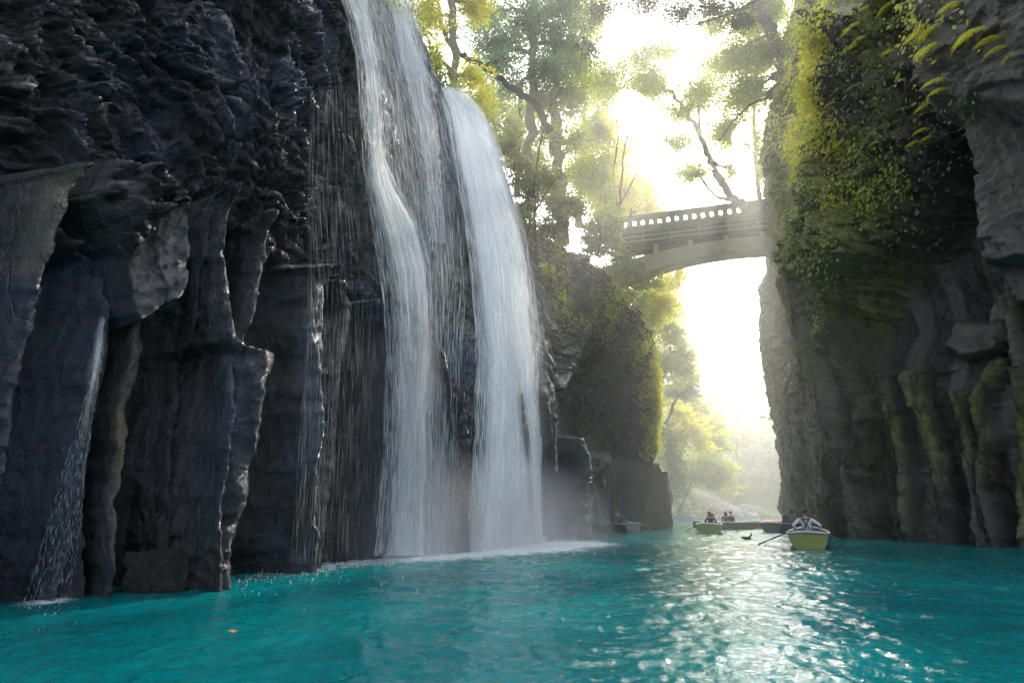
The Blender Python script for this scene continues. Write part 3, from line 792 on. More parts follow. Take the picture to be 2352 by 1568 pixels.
class Stream:
    """a falling sheet between two traced borders; rows: (y, x_left, x_right, offset from the rock, density)"""
    def __init__(s, rows): s.r = np.array(rows, float)
    def point(s, a, t, off=0.0):
        y = s.r[0, 0] + (s.r[-1, 0] - s.r[0, 0]) * t
        xl, xr = np.interp(y, s.r[:, 0], s.r[:, 1]), np.interp(y, s.r[:, 0], s.r[:, 2])
        o = np.interp(y, s.r[:, 0], s.r[:, 3])
        x = xl + (xr - xl) * a
        Y = dL(x, y) - (o + off)
        d = np.stack([(x - CX) / F, cp - (CY - y) / F * sp, sp + (CY - y) / F * cp], -1)
        P = np.array([0, 0, CAMZ]) + d * (Y / d[..., 1])[..., None]
        return P, x, y
    def sheet(s, name, mat, parent, off, seed, na=190, nt_=200, dens=1.0, edge=.22, wob=.15):
        a, t = np.meshgrid(np.linspace(-.02, 1.02, na), np.linspace(0, 1, nt_))
        P, x, y = s.point(a, t, off)
        P[..., 1] += wob * fbm(a * 7, t * 3, 0 * a, 3, seed)
        fold = fbm(a * na * .16, t * 5, 0 * a, 3, seed + 5, .7) * .13 + fbm(a * na * .05, t * 3, 0 * a, 2, seed + 6) * .2
        P[..., 0] += fold * .5; P[..., 1] -= fold * .9
        P[..., 2] = np.maximum(P[..., 2], -.12)
        dd = np.interp(y, s.r[:, 0], s.r[:, 4]) * dens
        e = np.minimum(a + .02, 1.02 - a); e = e + .10 * fbm(a * 3, t * 8, 0 * a, 4, seed + 1)
        dd = dd * sstep(0, edge, e)
        w = np.linalg.norm(P[:, -1] - P[:, 0], axis=-1).mean()
        L = np.linalg.norm(np.diff(P, axis=0), axis=-1).mean(1).sum()
        # strands spread as the sheet widens: u follows a, v the way down
        uv = np.stack([a * w + seed * 3.1, t * L + seed * 1.7], -1).reshape(-1, 2)
        return mesh_np(name, P.reshape(-1, 3), grid_faces(*a.shape), mat, {"tint": dd.ravel()}, uv=uv, parent=parent)
    def drops(s, name, parent, n, length, width, seed, spread=.5, tmin=0, alpha=(.25, .9), awide=.06, bias=1.0):
        r = np.random.default_rng(seed)
        a = r.uniform(-awide, 1 + awide, n); t = tmin + (1 - tmin) * r.uniform(0, 1, n) ** bias
        L = length * r.uniform(.3, 1.6, n); tot = 20.0
        dt = L / tot
        off = r.uniform(-.2, 1, n) * spread
        P0, x, y = s.point(a, t, off); P1, _, _ = s.point(a, np.minimum(t + dt, 1), off)
        P0[:, 2] = np.maximum(P0[:, 2], .02); P1[:, 2] = np.maximum(P1[:, 2], 0.0)
        w = width * r.uniform(.4, 1.5, n)[:, None] * .5
        th = r.normal(.3, .7, n); sd = np.stack([np.cos(th), np.sin(th), 0 * th], 1)
        V = np.stack([P0, P0 * .55 + P1 * .45 + sd * w, P1, P0 * .55 + P1 * .45 - sd * w], 1).reshape(-1, 3)
        al = np.repeat(r.uniform(*alpha, n), 4)
        return mesh_np(name, V, np.arange(n * 4).reshape(n, 4), M_drop, {"tint": al}, smooth=False, parent=parent)

right = Stream([(205, 1008, 1062, .15, .75), (255, 1028, 1108, .35, .95), (330, 1042, 1142, .5, 1.0), (420, 1058, 1168, .6, .95), (520, 1075, 1198, .7, .95), (640, 1090, 1218, .8, .9),
                (800, 1102, 1238, .9, .82), (1000, 1098, 1254, 1.0, .74), (1150, 1090, 1262, 1.0, .72), (1262, 1080, 1270, 1.0, .8)])
left = Stream([(-60, 770, 950, .15, .50), (30, 805, 952, .15, .56), (150, 828, 985, .25, .55), (280, 838, 1015, .3, .50), (400, 846, 1040, .4, .46), (520, 866, 1055, .6, .50), (650, 885, 1062, .8, .46),
               (800, 896, 1052, .9, .46), (1000, 890, 1050, 1.0, .46), (1150, 880, 1048, 1.0, .5), (1276, 868, 1052, 1.0, .6)])
lcore = Stream([(330, 846, 870, .4, .5), (420, 850, 905, .5, .78), (520, 872, 962, .6, .80), (620, 898, 985, .7, .72), (760, 912, 992, .9, .62), (950, 912, 990, 1.0, .6), (1130, 905, 985, 1.0, .62), (1276, 895, 985, 1.1, .72)])
lchan = Stream([(-60, 775, 835, .1, .6), (60, 812, 858, .12, .72), (150, 830, 872, .2, .7), (300, 838, 880, .2, .6), (420, 848, 890, .35, .6)])
rchan = Stream([(-60, 865, 950, .1, .6), (40, 895, 955, .12, .7), (140, 915, 980, .2, .66), (250, 945, 1002, .3, .6), (400, 975, 1012, .3, .5), (560, 985, 1022, .4, .4)])
rain = Stream([(180, 720, 835, .2, .12), (420, 715, 860, .5, .18), (700, 720, 900, .8, .20), (1000, 700, 895, 1.0, .22), (1295, 680, 885, 1.1, .26)])
gap = Stream([(700, 1050, 1100, .9, .25), (900, 1045, 1110, 1.2, .30), (1268, 1040, 1110, 1.4, .36)])

f1 = empty("waterfall", ground(1175, 1252)); tag(f1, "bright white right hand fall pouring over the cliff lip in a broad arc", "waterfall")
f2 = empty("waterfall", ground(950, 1272)); tag(f2, "wide thin left hand fall streaming down the dark rock face", "waterfall")
for root, items in ((f1, [(right, M_fall, .0, 1, 1.0), (right, M_fall, .35, 2, .85), (right, M_veil, .7, 3, .9), (right, M_film, .5, 15, .55)]),
                    (f2, [(left, M_veil, .0, 4, 1.0), (left, M_veil, .4, 5, .8), (lcore, M_veil, .2, 6, 1.05), (lcore, M_veil, .5, 7, .85), (lchan, M_fall, .1, 8, .9), (rchan, M_fall, .1, 9, .9), (rain, M_veil, .1, 10, .9), (gap, M_veil, .1, 14, .9), (left, M_film, .6, 16, .40), (lcore, M_film, .65, 17, .45)])):
    for st, mt, off, seed, dn in items:
        o = st.sheet("water_curtain", mt, None, off, seed, dens=dn)
        o.parent = root; o.matrix_parent_inverse = Matrix.Translation(-root.location)
for root, st, n, L, w, seed, al in ((f1, right, 9000, 1.0, .022, 21, (.3, .95)), (f2, left, 7000, .8, .013, 22, (.2, .7)), (f2, lcore, 4000, .9, .016, 23, (.2, .7)), (f2, rain, 3200, 1.3, .0036, 24, (.05, .35)), (f2, lchan, 1200, .7, .014, 25, (.3, .9)), (f2, rchan, 1500, .7, .014, 26, (.3, .9)), (f2, gap, 600, .5, .01, 27, (.2, .7))):
    o = st.drops("falling_drops", None, n, L, w, seed, alpha=al)
    o["kind"] = "stuff"
    o.parent = root; o.matrix_parent_inverse = Matrix.Translation(-root.location)

# the small spout on the left, and its splash
spout = Stream([(735, 236, 242, .3, .6), (830, 214, 236, .5, .6), (950, 188, 216, .6, .45), (1100, 140, 190, .7, .32), (1250, 100, 180, .8, .26), (1382, 60, 160, .9, .24)])
f3 = empty("waterfall", ground(110, 1380)); tag(f3, "thin spout dripping from a rock ledge at the far left", "waterfall")
for off, seed in ((0, 31), (.15, 32)):
    o = spout.sheet("water_curtain", M_veil, None, off, seed, na=24, dens=.9); o.parent = f3; o.matrix_parent_inverse = Matrix.Translation(-f3.location)
o = spout.drops("falling_drops", None, 1400, .5, .0026, 33, spread=.15, alpha=(.2, .7)); o["kind"] = "stuff"; o.parent = f3; o.matrix_parent_inverse = Matrix.Translation(-f3.location)

# spray standing over the landing place: fine droplets, and a soft mist bank
def mist_points(n, fpx, seed, up=.8):
    r = np.random.default_rng(seed)
    px = r.choice(fpx[0], n) if False else fpx(r, n)
    P = []
    for x in px:
        y = np.interp(x, [0, 265, 480, 600, 720, 860, 960, 1060, 1150, 1260, 1300, 1380], [1395, 1362, 1343, 1320, 1302, 1282, 1271, 1264, 1255, 1243, 1238, 1219])
        P.append(ground(x, y)[:2])
    P = np.array(P)
    out = r.exponential(.7, n); ang = r.normal(0, .5, n)
    P[:, 0] += out * .6 + r.normal(0, .15, n); P[:, 1] -= out * .75
    z = r.exponential(up, n) * np.exp(-out * .35) * .5
    return np.column_stack([P, z + .03])
# low churned crowns of water right where the falls land
def splash_crowns(root, fpx, n, seed, h=.14):
    r = np.random.default_rng(seed)
    P = mist_points(n, fpx, seed, .01); P[:, 2] = .0
    g = Geo()
    H = h * r.exponential(.5, n); w = .004 * r.uniform(.5, 2, n)
    lean = r.normal(0, .35, (n, 2))
    V = np.stack([P + np.column_stack([-w, 0 * w, 0 * w]), P + np.column_stack([w, 0 * w, 0 * w]), P + np.column_stack([lean * H[:, None] + w[:, None] * .3, H]), P + np.column_stack([lean * H[:, None] - w[:, None] * .3, H * .97])], 1).reshape(-1, 3)
    g.add(V, np.arange(n * 4).reshape(n, 4), np.repeat(r.uniform(.3, .9, n), 4))
    o = g.build("splash", M_drop); o["kind"] = "stuff"; o.parent = root; o.matrix_parent_inverse = Matrix.Translation(-root.location)
splash_crowns(f1, lambda r, n: r.normal(1170, 60, n).clip(1040, 1300), 7000, 41, .10)
splash_crowns(f2, lambda r, n: np.concatenate([r.uniform(500, 1060, n // 3), r.normal(940, 70, n - n // 3).clip(520, 1060)]), 5000, 42, .035)
splash_crowns(f3, lambda r, n: r.normal(100, 30, n), 250, 43, .02)

# foam and ripples of broken water lying on the pool at the foot of the falls
def mat_foam():
    m, nt, out = new_mat("foam"); b = NB(nt)
    p = b.n("ShaderNodeNewGeometry").outputs["Position"]
    f = b.math('ADD', b.math('MULTIPLY', b.noise(b.mapping(p, (1, 1.5, 0)), 4.0, 6, .75, .5), .6), b.math('MULTIPLY', b.noise(p, 26, 4, .8), .4))
    a = b.math('DIVIDE', b.math('SUBTRACT', b.math('ADD', f, b.math('MULTIPLY', b.math('SUBTRACT', b.attr("tint"), .5), .8)), .55), .22, clamp=True)
    a = b.math('MULTIPLY', a, b.math('MULTIPLY', b.attr("tint"), 2.0, clamp=True))
    d = b.n("ShaderNodeBsdfPrincipled", i_Roughness=.5); d.inputs["Base Color"].default_value = (.75, .85, .88, 1)
    tp = b.n("ShaderNodeBsdfTransparent")
    m2 = b.n("ShaderNodeMixShader", i_0=a); b.link(tp.outputs[0], m2.inputs[1]); b.link(d.outputs[0], m2.inputs[2])
    b.link(m2.outputs[0], out.inputs[0]); return m
def wz_at(x, y):
    "height of the water sheet under (x, y)"
    ysr = WY[:, 0]
    i = np.clip(np.searchsorted(ysr, y) - 1, 0, len(ysr) - 2)
    t = (y - ysr[i]) / (ysr[i + 1] - ysr[i])
    def row(k):
        u = (x - WX[k, 0]) / (WX[k, -1] - WX[k, 0]) * (WX.shape[1] - 1)
        u = np.clip(u, 0, WX.shape[1] - 1.001); j = u.astype(int); f = u - j
        return WZ[k, j] * (1 - f) + WZ[k, j + 1] * f
    return row(i) * (1 - t) + row(i + 1) * t
def foam_sheet():
    ys = np.linspace(5.5, 24, 420); xs = np.linspace(-8, 6, 300)
    X, Y = np.meshgrid(xs, ys); Z = wz_at(X.ravel(), Y.ravel()).reshape(X.shape) + .006
    foot = np.array([ground(x, y)[:2] for x, y in [(30, 1390), (110, 1382), (180, 1378), (265, 1364), (480, 1345), (600, 1322), (720, 1304), (860, 1284), (960, 1273), (1060, 1266), (1150, 1257), (1260, 1246)]])
    wgt = np.array([.4, .8, .4, .15, .35, .6, .65, .75, .95, .95, 1.15, 1.15]); rad = np.array([.5, .5, .4, .5, .9, 1.2, 1.5, 2.0, 2.8, 2.8, 3.2, 3.0])
    D = np.zeros_like(X)
    for k in range(len(foot) - 1):
        for t in np.linspace(0, 1, 5)[:-1]:
            c = foot[k] * (1 - t) + foot[k + 1] * t; w = wgt[k] * (1 - t) + wgt[k + 1] * t; r = rad[k] * (1 - t) + rad[k + 1] * t
            D = np.maximum(D, w * np.exp(-((X - c[0] - .15 * r) ** 2 + (Y - c[1] + .2 * r) ** 2) / (r * r)))
    o = mesh_np("foam", np.stack([X, Y, Z], -1).reshape(-1, 3), grid_faces(*X.shape), mat_foam(), {"tint": D.ravel()})
    tag(o, "white foam spreading over the pool below the falls", "foam", kind="stuff")
foam_sheet()

# soft bank of mist: a scattering volume
def mist(name, loc, scl, dens, label, cat="mist", col=(.95, .97, 1.0), aniso=.3):
    bm = bmesh.new(); bmesh.ops.create_icosphere(bm, subdivisions=3, radius=1.0)
    m, nt, out = new_mat(name); b = NB(nt)
    tc = b.n("ShaderNodeTexCoord").outputs["Object"]
    r = b.n("ShaderNodeVectorMath", operation='LENGTH'); b.link(tc, r.inputs[0])
    fall = b.math('MULTIPLY', b.math('SUBTRACT', 1.0, r.outputs["Value"], clamp=True), dens)
    nz = b.noise(b.mapping(b.n("ShaderNodeNewGeometry").outputs["Position"], (1, 1, .5)), .9, 3)
    v = b.n("ShaderNodeVolumePrincipled"); v.inputs["Color"].default_value = (*col, 1); v.inputs["Anisotropy"].default_value = aniso
    b.link(b.math('MULTIPLY', fall, b.math('MULTIPLY', nz, 1.6)), v.inputs["Density"])
    b.link(v.outputs[0], out.inputs["Volume"])
    o = bm_obj(name, bm, m); o.location = loc; o.scale = scl
    tag(o, label, cat, kind="stuff")
    return o
g = ground(1130, 1256)
mist("mist", (g[0] - .2, g[1] - 1.0, .2), (4.6, 3.4, 3.0), .6, "pale spray drifting at the foot of the bright right hand fall")
g = ground(930, 1274)
mist("mist", (g[0] + .3, g[1] - .6, .1), (3.0, 2.4, 3.2), .5, "faint spray hanging at the foot of the thin left hand fall")

for px, py, sc, dn, lb_ in ((945, 960, (1.0, .9, 4.2), .55, "column of fine mist falling with the thin left hand fall"), (1185, 900, (1.4, 1.2, 6.0), .40, "bright mist clinging to the right hand fall")):
    g = at(px, py, float(dL(px, py)) - .9); mist("mist", g, sc, dn, lb_, aniso=.5)
# ------------------------------------------------------------------ far land, haze
def hill_height(X, Y):
    # the river bends away behind the gap: low banks, then steep wooded slopes
    shore = np.interp(X, [-60, 18, 28, 36, 46, 60, 90], [66, 78, 92, 97, 100, 98, 94])
    d = Y - shore
    left = np.clip((44 + (Y - 70) * .05 - X), 0, 80)
    h = -1.2 + 1.25 * sstep(-3, 3, d) + np.clip(d - 2, 0, 400) * (.10 + .55 * sstep(12, 45, d))
    h = h + sstep(0, 6, d) * np.clip(left - 2, 0, 40) * .45
    h = np.minimum(h, 38 + .22 * d)
    n = fbm(X * .05, Y * .05, 0 * X, 5, 301)
    return h + sstep(2, 30, d) * n * 9 + .5 * sstep(0, 5, d) * fbm(X * .4, Y * .4, 0 * X, 4, 302)
xs = np.linspace(-60, 170, 300); ys = np.concatenate([np.linspace(60, 130, 200), np.linspace(131, 420, 140)])
HX, HY = np.meshgrid(xs, ys); HZ = hill_height(HX, HY)
M_bank = mat_rock("bank_soil", (.05, .045, .03), (.10, .09, .055), (.18, .16, .11), rough=(.8, .95), bump=.4, fine=3, moss=(.12, .14, .04))
hills = mesh_np("hills", np.stack([HX, HY, HZ], -1).reshape(-1, 3), grid_faces(*HX.shape), M_bank, {"moss": np.full(HX.size, .8), "pale": np.zeros(HX.size)})
tag(hills, "hazy wooded hillside rising behind the river bend", "hill", kind="structure")

def haze_box(name, lo, hi, dens, col, aniso, label):
    bm = bmesh.new(); bmesh.ops.create_cube(bm, size=1.0)
    m, nt, out = new_mat(name); b = NB(nt)
    v = b.n("ShaderNodeVolumeScatter"); v.inputs["Color"].default_value = (*col, 1); v.inputs["Density"].default_value = dens; v.inputs["Anisotropy"].default_value = aniso
    b.link(v.outputs[0], out.inputs["Volume"])
    o = bm_obj(name, bm, m, smooth=False)
    o.location = [(a + c) / 2 for a, c in zip(lo, hi)]; o.scale = [c - a for a, c in zip(lo, hi)]
    tag(o, label, "haze", kind="stuff")
    return o
haze_box("haze", (-150, 94, -2.5), (260, 420, 60), .0125, (.97, .985, 1), .62, "bright white haze filling the valley beyond the bridge")
haze_box("haze", (-14, 15, -2.4), (60, 93.5, 46), .0058, (1, .985, .95), .65, "thin sunlit haze hanging in the gorge by the falls")

def on_hill(px, py):
    "where the line of sight at (px, py) meets the bank, or the shore if it meets the water first"
    for Y in np.arange(66, 150, .25):
        P = at(px, py, Y)
        h = float(hill_height(np.array([P[0]]), np.array([P[1]]))[0])
        if h > -.2 and P[2] <= h + .02: return P
    P = at(px, py, 92); P[2] = max(P[2], -.1); return P
# ------------------------------------------------------------------ trees
ML_yellow = mat_leaf("leaf_yellow", (.50, .52, .03), (.88, .82, .05), (1.0, .93, .12), .75)
ML_fresh = mat_leaf("leaf_fresh_green", (.18, .25, .05), (.52, .58, .08), (.86, .84, .12), .72)
ML_green = mat_leaf("leaf_green", (.10, .18, .10), (.27, .40, .18), (.55, .66, .18), .7)
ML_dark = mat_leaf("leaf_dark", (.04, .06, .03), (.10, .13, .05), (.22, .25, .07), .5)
ML_olive = mat_leaf("leaf_olive", (.12, .15, .05), (.34, .38, .10), (.68, .68, .15), .65)
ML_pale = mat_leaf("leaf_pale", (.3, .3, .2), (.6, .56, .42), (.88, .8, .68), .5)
M_barkL = mat_simple("bark_pale", (.24, .20, .13), .9, .45, 5, .6)
M_barkD = mat_simple("bark_dark", (.055, .045, .035), .9, .4, 5, .6)

def at_pts(pts): return np.array([at(*p) for p in pts])

def spline(P, n=8):
    P = np.asarray(P, float)
    if len(P) < 3: return np.array([P[0] * (1 - t) + P[-1] * t for t in np.linspace(0, 1, n)])
    Q = np.vstack([2 * P[0] - P[1], P, 2 * P[-1] - P[-2]]); out = []
    for i in range(1, len(Q) - 2):
        for t in np.linspace(0, 1, n, endpoint=False):
            a, b, c, d = Q[i - 1:i + 3]
            out.append(.5 * ((2 * b) + (c - a) * t + (2 * a - 5 * b + 4 * c - d) * t * t + (3 * b - a - 3 * c + d) * t ** 3))
    out.append(P[-1]); return np.array(out)

def crook(a, b, rng, n=6, amp=.08, sag=0.0):
    t = np.linspace(0, 1, n)[:, None]; L = np.linalg.norm(b - a)
    P = a * (1 - t) + b * t
    off = rng.normal(0, amp * L, (n, 3)); off[0] = off[-1] = 0
    off = (off + np.roll(off, 1, 0)) / 2; off[0] = off[-1] = 0
    P = P + off; P[:, 2] += np.sin(t[:, 0] * PI) * L * .1 - sag * np.sin(t[:, 0] * PI) * L
    return P

def tree(label, trunks, blobs, mat, seed, leaf=None, group=None, bark=None, cat="tree", name="tree", cover=1.0, flat=.7, branches=True, layer=.35, loc=None):
    """trunks: list of (points (px,py,Y), r0, r1); blobs: (px, py, Y, rx, ry[, weight]) in the measuring grid"""
    rng = np.random.default_rng(seed); bark = bark or M_barkD
    TR = [(spline(at_pts(p), 6), r0, r1) for p, r0, r1 in trunks]
    wood = Geo(); crown = Geo()
    for P, r0, r1 in TR:
        n = len(P); P = P + np.concatenate([np.zeros((1, 3)), rng.normal(0, r0 * .25, (n - 1, 3))])
        rad = np.linspace(r0, r1, n) * (1 + .12 * rng.normal(size=n)); rad[0] *= 1.25
        wood.tube(P, np.abs(rad), 9)
    allp = np.vstack([P for P, _, _ in TR]) if TR else None
    allr = np.concatenate([np.linspace(r0, r1, len(P)) for P, r0, r1 in TR]) if TR else None
    for bl in blobs:
        px, py, Y, rx, ry = bl[:5]; wt = bl[5] if len(bl) > 5 else 1.0
        c = at(px, py, Y); dep = Y * cp + (c[2] - CAMZ) * sp; m = dep / F
        R = np.array([rx * m, (rx + ry) * .5 * m * .8, ry * m])
        lf = (leaf or .17) * 1.25
        area_px = PI * rx * ry; lpx = (lf / m) ** 2 * .5 * .55
        n = int(min(22000, area_px * 4.4 * cover * wt / max(lpx, 1.5)))
        nsub = max(5, n // 26)
        v = rng.normal(size=(nsub, 3)); v /= np.linalg.norm(v, axis=1)[:, None]
        rr = rng.uniform(0, 1, nsub) ** .5 * (1 + .35 * rng.normal(size=nsub).clip(-1.5, 1.5))
        sc = c + v * rr[:, None] * R
        if branches and allp is not None:
            k = np.argmin(np.linalg.norm(allp - c, axis=1) + .25 * np.maximum(0, allp[:, 2] - c[2] + .5))
            base = allp[k]; br = min(allr[k] * .55, .12 + .02 * np.linalg.norm(c - base))
            if np.linalg.norm(c - base) > .5:
                B = crook(base, c, rng, 8, .05); wood.tube(B, np.linspace(br, br * .35, 8), 6)
            for s_ in sc[::max(1, nsub // 9)]:
                b0 = c if TR is None else (B[rng.integers(3, 8)] if np.linalg.norm(c - base) > .5 else c)
                wood.tube(crook(b0, s_, rng, 6, .07), np.linspace(br * .38, br * .1, 6), 4)
        sr = np.cbrt(R.prod()) * .30 * rng.uniform(.5, 1.5, nsub)
        cnt = rng.integers(14, 40, nsub)
        idx = np.repeat(np.arange(nsub), cnt)
        q = rng.normal(size=(len(idx), 3)) * np.array([1, 1, layer]); q *= sr[idx][:, None] * .75
        P = sc[idx] + q
        tone = (rng.uniform(0, 1, nsub)[idx] * .6 + rng.uniform(0, .4, len(idx)))
        crown.leaves(P, lf, .55, flat, tone, rng, droop=.3)
    base = np.array(TR[0][0][0]) if TR else at(*blobs[0][:3])
    root = empty(name, base)
    if wood.V: wood.build("trunk" if TR else "branches", bark, root, loc=base)
    cr = crown.build("crown" if cat == "tree" else "leaves", mat, root, smooth=False, loc=base)
    tag(root, label, cat, group)
    return root

tree("pale barked tree with bright yellow leaves just beyond the lip of the falls", [([(1056, 330, 25), (1050, 230, 25), (1042, 120, 25), (1038, 0, 25), (1036, -90, 25)], .30, .22)],
     [(985, 40, 25, 45, 60), (1085, 15, 26, 50, 34), (1000, 130, 24, 30, 50, .8), (1085, 175, 25, 45, 38, .8), (1110, 235, 25, 38, 30, .8), (1030, 215, 24, 22, 30, .6), (1010, -70, 25, 80, 40)], ML_yellow, 1, .17, bark=M_barkL)
tree("dark leaning tree arching left across the pale trunk above the falls", [([(1262, 300, 29), (1235, 246, 29), (1180, 205, 28), (1110, 152, 28), (1062, 128, 28), (1024, 84, 27), (1004, 20, 27), (985, -60, 27)], .26, .12)],
     [(1150, 150, 29, 50, 36, .6), (1040, 60, 27, 30, 30, .4), (960, -80, 27, 60, 40)], ML_green, 2, .16)
tree("tall bluish green evergreen with straight trunk behind the falls", [([(1212, 420, 33), (1218, 250, 33), (1226, 100, 33), (1230, -80, 33)], .42, .3)],
     [(1140, 105, 33, 75, 50), (1215, 50, 33, 80, 55), (1290, 110, 34, 60, 60), (1180, 200, 34, 60, 36, .6), (1250, 165, 32, 60, 46), (1120, 40, 34, 60, 50, .8), (1300, 20, 33, 70, 50), (1200, -60, 33, 140, 50)], ML_green, 3, .17, bark=M_barkL)
tree("thick mossy trunked tree with yellow green crown beside the bluish evergreen", [([(1292, 560, 35), (1284, 420, 35), (1276, 300, 35), (1272, 180, 35), (1276, 60, 35)], .55, .34)],
     [(1310, 230, 35, 66, 60), (1330, 320, 34, 50, 44, .8), (1250, 300, 34, 50, 40, .6), (1330, 150, 36, 40, 55), (1245, 235, 34, 40, 40, .8), (1350, 70, 36, 36, 50, .5)], ML_fresh, 4, .18, bark=M_barkL)
tree("slender straight tree between the mossy trunk and the falls", [([(1188, 450, 38), (1192, 350, 38), (1198, 200, 38)], .3, .2)],
     [(1180, 290, 37, 46, 36, .6), (1150, 330, 37, 40, 30, .7), (1120, 280, 36, 34, 28, .6)], ML_fresh, 5, .18)
tree("crooked young tree with dark twigs on the rim right of the falls", [([(1232, 620, 27), (1228, 480, 27), (1233, 380, 27), (1262, 250, 28), (1300, 190, 28)], .1, .04), ([(1228, 490, 27), (1262, 430, 27), (1290, 400, 28)], .05, .02)],
     [(1210, 420, 27, 50, 40, .9), (1270, 410, 28, 54, 46), (1180, 380, 27, 34, 30, .7), (1300, 350, 28, 40, 34, .5)], ML_olive, 6, .14)
tree("forked slim tree with airy yellow green crown in front of the bridge end", [([(1418, 600, 42), (1420, 500, 42), (1428, 420, 42), (1438, 330, 42), (1470, 230, 42)], .2, .05), ([(1420, 500, 42), (1410, 400, 42), (1420, 300, 42), (1400, 200, 42)], .12, .04), ([(1424, 470, 42), (1460, 400, 42), (1480, 330, 42)], .10, .03)],
     [(1425, 240, 42, 70, 40, .7), (1490, 210, 43, 50, 40, .55), (1385, 300, 41, 56, 44, .9), (1460, 320, 42, 56, 36, .5), (1390, 180, 42, 60, 46, .55), (1360, 400, 41, 50, 50), (1470, 130, 42, 60, 36, .35)], ML_fresh, 7, .18, cover=1.8)
tree("brilliant yellow maple glowing behind the left end of the bridge", [([(1440, 560, 53), (1452, 480, 53), (1478, 430, 53)], .3, .12), ([(1452, 490, 53), (1500, 455, 53), (1560, 440, 53), (1590, 415, 53)], .16, .05)],
     [(1470, 440, 53, 70, 34, 1.3), (1420, 470, 54, 60, 40, 1.3), (1540, 420, 53, 60, 26, .9), (1400, 420, 54, 60, 40, 1.2), (1580, 395, 53, 40, 22, .6), (1490, 480, 54, 70, 24, 1.2)], ML_yellow, 8, .21, cover=1.5)
tree("big grey tree leaning left over the bridge from the right cliff top", [([(1760, 500, 47), (1714, 474, 46), (1684, 458, 46), (1655, 415, 45), (1628, 360, 45), (1606, 300, 45), (1560, 236, 44), (1520, 200, 44), (1496, 160, 44)], .50, .13), ([(1684, 460, 46), (1640, 448, 46), (1605, 400, 46), (1570, 370, 46)], .2, .06), ([(1606, 300, 45), (1600, 220, 45), (1560, 150, 45)], .16, .05)],
     [(1545, 330, 45, 64, 32, .55), (1490, 180, 44, 56, 34, .5), (1610, 215, 45, 60, 46, .6), (1580, 400, 46, 56, 26, .5), (1670, 300, 46, 40, 56, .7), (1560, 260, 44, 50, 30, .4), (1530, 120, 44, 60, 30, .35), (1690, 395, 47, 30, 36, .6), (1650, 150, 45, 50, 40, .4)], ML_fresh, 9, .17, cover=2.0)
tree("broad tree with stout sawn limb crowning the right cliff edge", [([(1830, 210, 40), (1785, 100, 40), (1757, 50, 40), (1732, 0, 40), (1700, -80, 40)], .65, .4), ([(1748, 480, 48), (1738, 380, 48), (1732, 280, 48), (1740, 100, 48)], .28, .16)],
     [(1715, 215, 43, 50, 70, 1.1), (1690, 130, 43, 50, 50, .9), (1755, 130, 42, 46, 60, 1.1), (1712, 330, 46, 36, 60, 1.0), (1735, 40, 42, 60, 50, 1.0), (1770, 10, 41, 40, 60), (1640, 60, 43, 50, 36, .5), (1745, 400, 47, 26, 50, .8)], ML_fresh, 10, .18, cover=1.5)
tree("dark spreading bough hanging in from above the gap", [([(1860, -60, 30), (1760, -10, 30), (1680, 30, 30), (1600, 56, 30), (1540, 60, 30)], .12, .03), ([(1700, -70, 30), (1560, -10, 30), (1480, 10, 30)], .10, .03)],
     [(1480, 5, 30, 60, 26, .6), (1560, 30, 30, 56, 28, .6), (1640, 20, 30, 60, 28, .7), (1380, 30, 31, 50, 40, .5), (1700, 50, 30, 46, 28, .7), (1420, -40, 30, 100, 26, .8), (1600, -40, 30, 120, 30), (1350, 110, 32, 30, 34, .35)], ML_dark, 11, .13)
tree("thin bare bough reaching left from the right cliff below the leaning tree", [([(1800, 215, 38), (1768, 225, 38), (1725, 240, 38), (1690, 272, 38), (1650, 325, 38), (1615, 365, 38), (1596, 410, 38)], .11, .03), ([(1700, 262, 38), (1670, 262, 38), (1648, 245, 38)], .04, .02)],
     [(1600, 400, 38, 24, 16, .3)], ML_olive, 12, .13)
tree("small gnarled pine clinging to the edge of the right cliff below the bridge", [([(1800, 775, 46), (1762, 764, 46), (1735, 756, 46), (1705, 758, 46)], .1, .03), ([(1762, 764, 46), (1740, 742, 46), (1722, 735, 46)], .05, .02), ([(1790, 730, 46), (1745, 690, 46), (1722, 680, 46)], .05, .02)],
     [(1715, 745, 46, 30, 8, 1.0), (1745, 728, 46, 20, 12, 1.0), (1742, 690, 46, 16, 8, .4)], ML_olive, 13, .16)
tree("tiny bent shrub low on the edge of the right cliff", [([(1820, 975, 49), (1795, 968, 49), (1775, 960, 49)], .06, .02)],
     [(1778, 957, 49, 20, 6, .7)], ML_olive, 14, .16)
tree("tall yellow green tree filling the background behind the mossy trunk", [([(1330, 520, 50), (1335, 380, 50), (1345, 200, 50), (1340, 60, 50)], .35, .15)],
     [(1380, 300, 50, 56, 60), (1330, 400, 50, 60, 50), (1370, 200, 50, 50, 50, .8), (1300, 130, 50, 50, 50, .7), (1390, 420, 50, 50, 40), (1350, 40, 50, 60, 46, .7)], ML_yellow, 15, .22)
tree("soft green tree in the background between the falls and the evergreen", [([(1150, 480, 44), (1140, 330, 44), (1130, 180, 44)], .3, .12)],
     [(1130, 240, 44, 60, 46), (1170, 330, 44, 56, 44), (1100, 170, 44, 44, 40, .8), (1200, 260, 44, 50, 46), (1220, 360, 44, 50, 40), (1260, 420, 44, 50, 40)], ML_fresh, 16, .2)
tree("yellow green tree rising beside the forked slim tree at the bridge end", [([(1395, 560, 48), (1390, 440, 48), (1400, 330, 48)], .22, .1)],
     [(1430, 350, 48, 50, 36, .8), (1380, 460, 48, 56, 44), (1450, 440, 48, 46, 36), (1400, 380, 48, 46, 36, .8), (1340, 330, 47, 46, 46)], ML_yellow, 17, .2)
